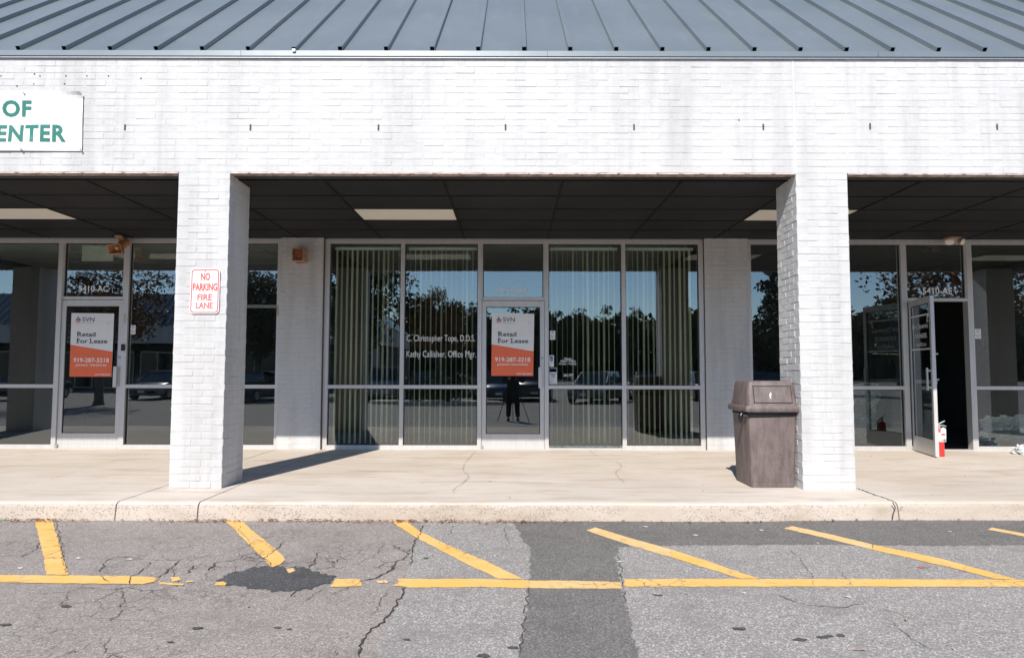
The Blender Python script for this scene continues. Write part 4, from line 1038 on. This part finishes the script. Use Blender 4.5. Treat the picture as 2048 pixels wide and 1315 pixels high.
def pk3(): return random.uniform(-4.8, 5.5), random.uniform(6.1, 9.5), .002
leafbits(26, pk3, LC[1:], 'leaf_litter', SW, .008, .018)
mw = simple('pale_scrap', (.6, .6, .58), .6); gr = MB()
for u, v in ((1390, 1071), (1900, 1064), (1522, 1061), (40, 1137), (156, 1117), (258, 1119), (1696, 1195), (1488, 1187), (1238, 1124), (147, 1034), (1290, 1054), (1635, 1087)):
    q = lot(u, v); w, h = random.uniform(.012, .03), random.uniform(.006, .012); a = random.uniform(-.5, .5)
    gr.poly([(q.x+w*math.cos(a+k)*1.0, q.y+h*math.sin(a+k), za(q.y)+.0075+.004*math.sin(k*2)) for k in (0, 1.2, 2.4, 3.5, 5.0)])
gr.build('litter_scrap', mw, LOT, kind='stuff')
q = lot(1845, 1135); MB().poly([(q.x-.03, q.y-.012, q.z+.007), (q.x+.035, q.y-.016, q.z+.008), (q.x+.03, q.y+.014, q.z+.0010), (q.x-.025, q.y+.016, q.z+.007)]).build('orange_scrap', M['orange'], LOT, kind='stuff')
q = lot(1718, 1301); MB().poly([(q.x-.03, q.y-.004, q.z+.007), (q.x+.03, q.y-.012, q.z+.009), (q.x+.028, q.y+.004, q.z+.0012), (q.x-.026, q.y+.010, q.z+.008)]).build('leaf_litter', LC[2], LOT, kind='stuff')
gm_ = MB(); mgr = simple('grass_green', (.05, .09, .02), .8)
for _ in range(70):
    x = random.uniform(-4.85, -4.25); y = kerb_y(x)-.02-abs(random.gauss(0, .02)); h = random.uniform(.01, .05); a = random.uniform(-.03, .03)
    gm_.poly([(x-.003, y, za(y)), (x+.003, y, za(y)), (x+a, y-abs(a)*.5, za(y)+h)])
gm_.build('grass_tuft', mgr, LOT, kind='stuff')

# ================================================================== THE LOT BEHIND THE CAMERA (seen in the glass)
GL = za(-5)
def mir(u, v, yreal):
    """where a thing seen mirrored in the shop glass at pixel (u, v) stands, once its depth is chosen"""
    D = 2*GY-yreal; d = ray(u, v); p_ = CAM+d*(D/d.y); return Vector((p_.x, yreal, p_.z))
def np_mesh(name, V, F, mat, smooth=False):
    me = bpy.data.meshes.new(name); me.vertices.add(len(V)); me.vertices.foreach_set('co', np.asarray(V, np.float32).ravel())
    k = F.shape[1]; me.loops.add(F.size); me.loops.foreach_set('vertex_index', F.ravel().astype(np.int32))
    me.polygons.add(len(F)); me.polygons.foreach_set('loop_start', np.arange(0, F.size, k, dtype=np.int32)); me.polygons.foreach_set('loop_total', np.full(len(F), k, np.int32))
    me.materials.append(mat); me.update(calc_edges=True); me.validate(); return me
def leaf_mat(name, a, b):
    mt, t, p, o = new_mat(name); f = noise(t, pos(t), .9, 3); f2 = noise(t, pos(t), 9, 2)
    c = mix(t, ramp(t, f, [(.35, 0.0), (.65, 1.0)]), a, b); c = mix(t, ramp(t, f2, [(.3, .5), (.6, 0.0)]), c, tuple(x*.5 for x in a))
    t.links.new(c, p.inputs['Base Color']); p.inputs['Roughness'].default_value = .6; return mt
LM = {'green': leaf_mat('leaf_green', (.035, .06, .02), (.06, .09, .03)), 'dark': leaf_mat('leaf_dark_green', (.02, .038, .016), (.04, .06, .025)),
      'autumn': leaf_mat('leaf_autumn', (.09, .06, .02), (.30, .085, .02)), 'olive': leaf_mat('leaf_olive', (.05, .06, .02), (.09, .085, .03))}
bark = simple('bark', (.10, .08, .06), .9, 0, .3, 12)
def crown_mesh(name, rx, rz, n, leaf, mat, seed, base=.35):
    g = np.random.default_rng(seed); nc = 70
    d = g.normal(size=(nc, 3)); d /= np.linalg.norm(d, axis=1)[:, None]; r = g.uniform(.35, 1, nc)**.6
    C = d*r[:, None]*np.array([rx, rx, rz])*.82; C *= (1+.25*g.normal(size=(nc, 1)).clip(-1, 1))
    cs = g.uniform(.16, .34, nc)*rx
    idx = g.integers(0, nc, n); q = g.normal(size=(n, 3)); q /= np.linalg.norm(q, axis=1)[:, None]; q *= (g.uniform(0, 1, n)**.4)[:, None]
    P = C[idx]+q*cs[idx][:, None]*np.array([1, 1, .75])
    a = g.normal(size=(n, 3)); a /= np.linalg.norm(a, axis=1)[:, None]; b = np.cross(a, g.normal(size=(n, 3))); b /= np.linalg.norm(b, axis=1)[:, None]
    s = leaf*g.uniform(.6, 1.3, n)[:, None]
    V = np.stack([P-a*s, P-b*s*.5, P+a*s, P+b*s*.5], 1).reshape(-1, 3); F = np.arange(4*n).reshape(n, 4)
    return np_mesh(name, V, F, mat)
def trunk_mesh(h, crown_c, rx, r0, seed):
    g = random.Random(seed); mb = MB(); top = Vector((g.uniform(-.1, .1), g.uniform(-.1, .1), crown_c*1.02))
    mb.tube([(0, 0, -.1), (0, 0, .25), top*.5, top], [r0*1.5, r0, r0*.8, r0*.5], 9)
    for k in range(7):
        a = k*.9+g.random(); s = top*g.uniform(.5, .95); e_ = s+Vector((math.cos(a)*rx*.65, math.sin(a)*rx*.65, rx*g.uniform(.25, .7)))
        mb.tube([s, s.lerp(e_, .5)+Vector((0, 0, .12*rx)), e_], [r0*.42, r0*.28, r0*.10], 6)
    return mb.mesh('trunk', bark)
TK = {}
def tree_kind(key, h, rx, rz, n, leaf, mat, seed):
    TK[key] = (crown_mesh('crown', rx, rz, n, leaf, LM[mat], seed), trunk_mesh(h, h-rz, rx, .05*rx+.05, seed), h-rz)
tree_kind('big_dark', 8.6, 3.2, 3.3, 7000, .13, 'dark', 1)
tree_kind('autumn', 7.2, 2.7, 2.6, 7000, .12, 'autumn', 2)
tree_kind('near_autumn', 7.6, 3.3, 2.6, 6000, .10, 'autumn', 3)
tree_kind('far_a', 10.5, 4.0, 4.6, 3800, .26, 'dark', 4)
tree_kind('far_b', 9.5, 3.6, 4.2, 3600, .26, 'green', 5)
tree_kind('far_c', 9.0, 3.4, 3.6, 3400, .25, 'olive', 6)
tree_kind('pine', 12.5, 2.3, 5.8, 6000, .15, 'dark', 7)
def tree(kind, x, y, label, sc=1.0, group=None):
    cm_, tm_, zc = TK[kind]; r = empty('tree', (x, y, GL), label, 'tree', group)
    for nm, me, z in (('crown', cm_, zc), ('trunk', tm_, 0)):
        o = link(nm, me, r, (x, y, GL+z*sc)); o.scale = (sc, sc, sc); o.rotation_euler = (0, 0, random.uniform(0, 6.28))
tree('autumn', -5.0, -26, 'orange and green autumn tree mirrored left of the 5410-AD door')
tree('big_dark', -9.4, -22, 'tall dark leafy tree mirrored in the leftmost pane of the middle shop', 1.2)
tree('big_dark', -14.5, -19, 'dark tree mirrored in the narrow pane left of the brick pier', .95)
tree('near_autumn', -17.5, -9, 'reddish tree mirrored in the pane right of the 5410-AC door', .85)
tree('near_autumn', 17.2, -5.5, 'reddish tree with overhanging branches mirrored above the open door', 1.0)
tree('pine', 19.5, -28, 'tall dark pine mirrored in the pane behind the trash can')
tree('olive' if 'olive' in TK else 'far_c', 30.5, -34, 'rounded tree mirrored left of the open door', .9)
k = 0
for u in range(640, 2200, 62):
    yy = -88+random.uniform(-9, 9); x = mir(u, 700, yy).x
    kind = ('far_a', 'far_b', 'far_c', 'far_a', 'far_b')[k % 5]; k += 1
    tree(kind, x, yy, 'tree in the distant wooded row mirrored in the shop glass', random.uniform(1.08, 1.38), 'trees in the distant row')
g_ = np.random.default_rng(11); n = 60000
Pp = np.stack([g_.uniform(-130, 150, n), g_.normal(-104, 4, n), GL+g_.uniform(0, 1, n)**.8*(9.6+1.6*np.sin(g_.uniform(0, 1, n)*0+np.arange(n)*0)+g_.normal(0, .8, n))], 1)
aa = g_.normal(size=(n, 3)); aa /= np.linalg.norm(aa, axis=1)[:, None]; bb = np.cross(aa, g_.normal(size=(n, 3))); bb /= np.linalg.norm(bb, axis=1)[:, None]; s = .8*g_.uniform(.6, 1.4, n)[:, None]
o = link('distant_wood', np_mesh('distant_wood', np.stack([Pp-aa*s, Pp-bb*s*.6, Pp+aa*s, Pp+bb*s*.6], 1).reshape(-1, 3), np.arange(4*n).reshape(n, 4), LM['dark'])); tag(o, 'dark far-off wood along the edge of the lot', 'wood', None, 'stuff')

# planting island with a clipped shrub
ip = mir(880, 830, -6.0)
isl = MB(); n = 28
ring = lambda s, z: [Vector((ip.x-.6+s*3.0*math.cos(6.283*k/n), -10.5+s*1.1*math.sin(6.283*k/n), GL+z)) for k in range(n)]
isl.loft([ring(1, -.05), ring(1, .12), ring(.94, .15), ring(.9, .13)], 0, True, True).build('planting_island', M['conc'], kind='structure')
sh = empty('shrub', (ip.x-.6, -10.5, GL+.12), 'low dark clipped shrub mirrored at the foot of the middle shop glass', 'shrub')
o = link('foliage', crown_mesh('foliage', 1.25, .55, 5000, .05, LM['dark'], 12), sh, (ip.x-.6, -10.5, GL+.72)); o.scale = (1.7, .8, 1.1)
st_ = MB()
for k in range(6): st_.tube([(ip.x-.6+(k-2.5)*.4, -10.5, GL+.1), (ip.x-.6+(k-2.5)*.5, -10.45, GL+.8)], .02, 6)
st_.build('stem', bark, sh)

# ------------------------------------------------------------------ the opposite wing
OW = empty('opposite_shop_building', (-34, -30, GL), 'white strip mall wing with metal roof across the parking lot mirrored in the glass', 'building')
ox0, ox1, oy = -62.0, -9.6, -29.3; mshop = simple('dark_shop_front', (.03, .035, .04), .2)
MB().box((ox0, oy-14, GL), (ox1, oy-3.2, GL+3.3)).build('shop_wall', mI, OW)
MB().box((ox0, oy-.2, GL+3.4), (ox1, oy, GL+4.75)).box((ox1-.2, oy-13.9, GL+3.4), (ox1, oy-.2005, GL+4.75)).build('fascia_wall', M['brick'], OW)
MB().box((ox0, oy-3.4, GL+3.405), (ox1-.2005, oy-.2005, GL+3.5)).build('canopy_ceiling', M['ceil'], OW)
for k in range(9):
    x = ox1-.3-k*6.1; MB().box((x-.25, oy-.51, GL), (x+.25, oy-.001, GL+3.3995)).build('pillar', M['brick'], OW)
for k in range(16):
    x = ox1-2.2-k*3.1; f = MB().box((x-1.3, oy-3.19, GL+.1), (x+1.3, oy-3.12, GL+2.9)).build('window', M['alu'], OW)
    for s in (-1, 1): MB().box((x+s*.64-.58, oy-3.118, GL+.2), (x+s*.64+.58, oy-3.1, GL+2.8)).build('pane', mshop, f)
rm = MB(); zr = GL+4.75; hh = 2.6
rm.add([(ox0, oy+.1, zr), (ox1+.1, oy+.1, zr), (ox1-3.0, oy-3.1, zr+hh), (ox0, oy-3.1, zr+hh), (ox1+.1, oy-14, zr), (ox1-3.0, oy-11, zr+hh), (ox0, oy-14, zr), (ox0, oy-11, zr+hh)], [(0, 1, 2, 3), (1, 4, 5, 2), (3, 2, 5, 7), (4, 6, 7, 5)])
RO = rm.build('roof', M['roof'], OW)
for k in range(70):
    x = ox1-.3-k*.6; y1_, z1_2 = oy-3.1, zr+hh; fr = min(1, (ox1+.1-x)/3.1)
    a, b = Vector((x, oy+.1, zr+.03)), Vector((x, oy+.1-3.2*fr, zr+.03+hh*fr)); MB().tube([a, b], .05, 4, 0, True, False).build('seam', M['roof'], RO)

# ------------------------------------------------------------------ parked cars
tyre = simple('tyre_rubber', (.015, .015, .016), .8); rimm = simple('alloy_rim', (.45, .46, .47), .3, .8); lampm = simple('headlight_lens', (.7, .72, .74), .1, 0, .02)
def carpaint(name, c):
    mt, t, p, o = new_mat(name); p.inputs['Base Color'].default_value = (*c, 1); p.inputs['Roughness'].default_value = .3; p.inputs['Metallic'].default_value = .2; p.inputs['Coat Weight'].default_value = .8; p.inputs['Coat Roughness'].default_value = .03; return mt
def car(x, y, rz, paintm, label, L=4.6, Wd=1.82, H=1.48, suv=False):
    r = empty('parked_car', (x, y, GL), label, 'car', 'cars parked in the lot'); c_, s_ = math.cos(rz), math.sin(rz)
    def T(a, b, z): return Vector((x+a*c_-b*s_, y+a*s_+b*c_, GL+z))   # a across, b along (front is +b)
    hood = .98 if suv else .86; belt = 1.05 if suv else .93
    def sec(b, w, zb, zt, cr_=.12):
        return [T(a*w, b, z) for a, z in ((-.92, zb), (-1, zb+.14), (-1, zt-.22), (-.96, zt-cr_*.6), (-.80, zt), (0, zt+.02), (.80, zt), (.96, zt-cr_*.6), (1, zt-.22), (1, zb+.14), (.92, zb))]
    h = Wd/2; st = [(-L/2, h*.78, .35, belt-.12), (-L/2+.12, h*.9, .24, belt-.02), (-L/2+.6, h*.98, .20, belt+.02), (-.6, h, .19, belt), (.75, h, .19, belt-.01), (L/2-1.0, h*.99, .20, hood-.01), (L/2-.35, h*.94, .21, hood-.09), (L/2-.08, h*.84, .24, hood-.20), (L/2, h*.72, .32, hood-.30)]
    MB().loft([sec(*q) for q in st], 0, True, True).build('body', paintm, r)
    rl0, rl1 = (-L/2+.35, L/2-1.75) if suv else (-L/2+1.0, L/2-1.95)
    def cab(b, w, z, n=0): return [T(a*w, b, zz) for a, zz in ((-1, belt-.03), (-.84, z-.06), (-.72, z), (.72, z), (.84, z-.06), (1, belt-.03))]
    g = MB(); back = -L/2+.12 if suv else -L/2+.55; fro = L/2-1.12
    low = lambda b, w: [T(a*w, b, belt-.03+.002*i) for i, a in enumerate((-1, -.95, -.8, .8, .95, 1))]
    g.loft([low(back, h*.88), cab(rl0, h*.92, H-.03), cab(rl1, h*.92, H-.02), low(fro, h*.86)], 0, True, False).build('greenhouse', M['carglass'], r)
    rf_ = MB(); rf_.loft([[T(a*h*.92, b, z) for a, z in ((-.80, H-.075), (-.70, H-.01), (0, H+.015), (.70, H-.01), (.80, H-.075), (0, H-.09))] for b in (rl0-.05, (rl0+rl1)/2, rl1+.05)], 0, True, True); rf_.build('car_roof', paintm, r)
    for s in (-1, 1):
        p_ = MB().tube([T(s*h*.86, fro-.02, belt-.02), T(s*h*.735, rl1+.02, H-.05)], .035, 6).tube([T(s*h*.87, back+.02, belt-.02), T(s*h*.735, rl0-.02, H-.05)], .04, 6).tube([T(s*h*.95, (rl0+rl1)/2-.1, belt-.02), T(s*h*.77, (rl0+rl1)/2-.1, H-.06)], .03, 6)
        for _ in (0,): p_.build('pillar_trim', paintm, r, kind='stuff')
        MB().loft([[T(s*(h+.02+k), fro-.35+b, belt+.08+z) for b, z in ((-.06, -.06), (.05, -.05), (.05, .06), (-.06, .07))] for k in (-.03, .14)], 0, True, False).build('mirror', paintm, r)
        MB().loft([[T(s*a*h, L/2-b, z) for a, b, z in q] for q in ([(.52, .025, .60), (.52, .06, .70), (.88, .30, .74), (.90, .27, .62)], [(.52, -.01, .60), (.52, .01, .71), (.905, .27, .75), (.925, .24, .62)])], 0, True, False).build('headlight', lampm, r)
    MB().loft([[T(a*h, L/2+k-.12*abs(a), z) for a, z in ((-.48, .46), (.48, .46), (.52, .66), (-.52, .66))] for k in (-.02, .035)], 0, True, False).build('grille', M['black'], r)
    MB().box((0, 0, 0), (1, 1, 1), 0, lambda v: T((v.x-.5)*.34, L/2+.02+v.y*.02, .36+v.z*.11)).build('license_plate', M['white'], r)
    wr = .34 if suv else .315
    for s in (-1, 1):
        for b in (-L/2+.85, L/2-.9):
            circ = lambda rr_, a: [T(s*a, b+rr_*math.cos(k), wr+rr_*math.sin(k)) for k in np.linspace(0, 6.283, 19)[:-1]]
            w_ = MB().loft([circ(wr*.7, h-.20), circ(wr, h-.19), circ(wr, h+.005), circ(wr*.66, h+.015)], 0, True, True).build('wheel', tyre, r)
            MB().loft([circ(wr*.64, h+.0155), circ(wr*.5, h+.02), circ(wr*.12, h+.03)], 0, True, False).build('rim', rimm, w_)
    if suv:
        for s in (-1, 1): MB().tube([T(s*h*.62, rl0+.1, H+.01), T(s*h*.62, rl0+.15, H+.06), T(s*h*.62, rl1-.15, H+.06), T(s*h*.62, rl1-.1, H+.01)], .018, 6).build('roof_rail', rimm, r)
P_ = {k: carpaint(k+'_car_paint', c) for k, c in (('silver', (.16, .17, .18)), ('black', (.012, .012, .014)), ('white', (.35, .36, .37)), ('blue', (.03, .06, .14)), ('grey', (.05, .053, .056)), ('dark_red', (.13, .02, .02)))}
for (u, yy, rz, pm, lb_, suv) in ((1195, -13.0, .42, 'silver', 'silver sedan mirrored in the pane with the opening hours', False), (1300, -14.0, .1, 'grey', 'grey sedan mirrored in the pane nearest the trash can', False), (1066, -15.5, .0, 'black', 'black sport utility vehicle mirrored behind the photographer', True),
    (986, -14.5, -.15, 'blue', 'dark blue sedan mirrored at the left of the 5410-AD door', False), (770, -15.5, -.2, 'white', 'white vehicle with roof rails mirrored in the leftmost blind pane', True), (858, -15.0, 0, 'grey', 'grey sedan mirrored below the office manager lettering', False), (505, -13.0, .1, 'black', 'black sedan mirrored in the narrow pane left of the brick pier', False), (1530, -6.5, .3, 'blue', 'blue sedan mirrored in the pane behind the trash can', False), (1410, -15.0, 0, 'dark_red', 'dark red sedan mirrored right of the blinds', False), (330, -16, .0, 'silver', 'silver sedan mirrored beside the pillar with the no parking sign', False), (60, -15, 0, 'grey', 'grey sedan mirrored at the far left pane', False)):
    q = mir(u, 780, yy); car(q.x, yy, rz, P_[pm], lb_, suv=suv, H=1.68 if suv else 1.46)

# ------------------------------------------------------------------ photographer with tripod
GZ = za(0)
def skin(name, joints, edges, mat, parent, loc, sub=2):
    me = bpy.data.meshes.new(name); me.from_pydata([j[0] for j in joints], edges, []); o = link(name, me, parent, loc)
    md = o.modifiers.new('skin', 'SKIN'); md.use_smooth_shade = True
    for sv, j in zip(me.skin_vertices[0].data, joints): sv.radius = j[1] if isinstance(j[1], tuple) else (j[1], j[1])
    me.skin_vertices[0].data[0].use_root = True
    ss = o.modifiers.new('subdivision', 'SUBSURF'); ss.levels = sub; ss.render_levels = sub; me.materials.append(mat); return o
py, px0 = -.42, .02; PZ = za(py)
PP = empty('person', (px0, py, PZ), 'person in dark clothes standing behind a tripod mirrored in the door', 'person')
cloth = simple('dark_cloth', (.018, .019, .022), .9, 0, .3, 20); skinm = simple('skin', (.42, .26, .19), .55, 0, .08, 20); hairm = simple('dark_hair', (.02, .014, .01), .7); shoem = simple('shoe', (.10, .09, .085), .6)
J = [((0, 0, .95), (.18, .13)), ((0, 0, 1.12), (.185, .13)), ((0, .0, 1.33), (.20, .13)), ((0, 0, 1.46), (.11, .08)), ((0, .01, 1.53), .05),
     ((.19, 0, 1.42), .062), ((.31, .06, 1.16), .062), ((.14, .24, 1.24), .036), ((-.19, 0, 1.42), .062), ((-.31, .06, 1.16), .062), ((-.12, .25, 1.26), .036),
     ((.10, 0, .86), .115), ((.125, .03, .50), .088), ((.145, .0, .10), .075), ((-.10, 0, .86), .115), ((-.125, .03, .50), .088), ((-.145, .0, .10), .075)]
Ed = [(0, 1), (1, 2), (2, 3), (3, 4), (3, 5), (5, 6), (6, 7), (3, 8), (8, 9), (9, 10), (0, 11), (11, 12), (12, 13), (0, 14), (14, 15), (15, 16)]
skin('body', J, Ed, cloth, PP, (px0, py, PZ))
hd = MB(); rings = []
for z, rx_, ry_, oy_ in ((1.50, .045, .05, 0), (1.555, .055, .065, .012), (1.59, .066, .085, .014), (1.64, .074, .095, .006), (1.69, .077, .098, 0), (1.735, .066, .085, -.004), (1.762, .035, .05, -.006)):
    rings.append([Vector((px0+rx_*math.cos(k), py+oy_+ry_*math.sin(k), PZ+z)) for k in np.linspace(0, 6.283, 17)[:-1]])
hd.loft(rings, 0, True, True); hd.loft([[Vector((px0+a*s, py+.09+b, PZ+z)) for a, z in ((-1, 1.615), (1, 1.615), (.5, 1.665), (-.5, 1.665))] for s, b in ((.016, 0), (.008, .028))], 0, True, False)
HD = hd.build('head', skinm, PP)
MB().loft([[Vector((px0+rx_*math.cos(k), py+oy_+ry_*math.sin(k), PZ+z)) for k in np.linspace(0, 6.283, 17)[:-1]] for z, rx_, ry_, oy_ in ((1.63, .078, .07, -.04), (1.69, .083, .085, -.025), (1.74, .074, .092, -.008), (1.775, .04, .055, -.008))], 0, True, True).build('hair', hairm, HD)
for s in (-1, 1):
    MB().tube([(px0+s*.028, py+.094, PZ+1.655), (px0+s*.028, py+.10, PZ+1.655)], .010, 8).build('eye', M['black'], HD)
    MB().loft([[Vector((px0+s*(.072+a), py+b, PZ+z)) for b, z in ((-.02, 1.625), (.01, 1.62), (.012, 1.68), (-.02, 1.685))] for a in (0, .02)], 0, True, False).build('ear', skinm, HD)
    MB().loft([[Vector((px0+s*.145+a*w, py+b, PZ+z)) for a, z in ((-1, .0), (1, .0), (1, hgt), (-1, hgt))] for b, w, hgt in ((-.09, .035, .08), (0, .042, .10), (.10, .045, .07), (.17, .035, .045))], 0, True, True).build('shoe', shoem, PP)
    hx_, hy_, hz_ = s*.13, .245, 1.25
    hj = [((0, 0, 0), (.028, .036)), ((-s*.02, .05, .01), (.030, .018))]; he = [(0, 1)]
    for k in range(4):
        b0 = len(hj); bx = -s*.02; f0 = (k-1.5)*.017
        hj += [((bx-s*.012, .085, f0+.01), .009), ((bx-s*.035, .105-.004*abs(k-1), f0+.008), .008), ((bx-s*.055, .095, f0+.006), .0075)]; he += [(1, b0), (b0, b0+1), (b0+1, b0+2)]
    b0 = len(hj); hj += [((-s*.035, .03, .035), .010), ((-s*.05, .055, .045), .009)]; he += [(0, b0), (b0, b0+1)]
    skin('hand', hj, he, skinm, PP, (px0+hx_, py+hy_, PZ+hz_), 1)
TP = empty('tripod', (0, -.16, za(-.16)), 'black camera tripod standing before the photographer mirrored in the door', 'tripod')
for (fx, fy) in ((-.44, .02), (.50, .02), (.02, -.62+.35)):
    a, b = Vector((fx*.08, -.16+(fy+.16)*.08, .98)), Vector((fx, fy, za(fy)+.005))
    lg_ = MB().tube([a, a.lerp(b, .5), a.lerp(b, .51), b], [.017, .016, .012, .010], 8).build('leg', M['black'], TP)
    MB().tube([a.lerp(b, .49), a.lerp(b, .52)], .021, 8).build('leg_lock', M['black'], lg_)
MB().tube([(0, -.16, .80), (0, -.16, 1.02)], .016, 10).tube([(0, -.16, .96), (0, -.16, 1.0)], .045, 10).build('center_column', M['black'], TP)
MB().tube([(0, -.16, 1.02), (0, -.16, 1.06)], .03, 12).build('head', M['black'], TP)
KM = empty('photo_camera', (0, -.16, 1.06), 'black photo camera on the tripod mirrored in the door', 'camera')
MB().box((-.07, -.20, 1.065), (.07, -.12, 1.165)).box((-.025, -.19, 1.1651), (.025, -.13, 1.20)).build('camera_body', M['black'], KM)
MB().tube([(0, -.12, CZ-.02), (0, -.055, CZ-.02)], [.034, .036], 16).build('lens', M['black'], KM)
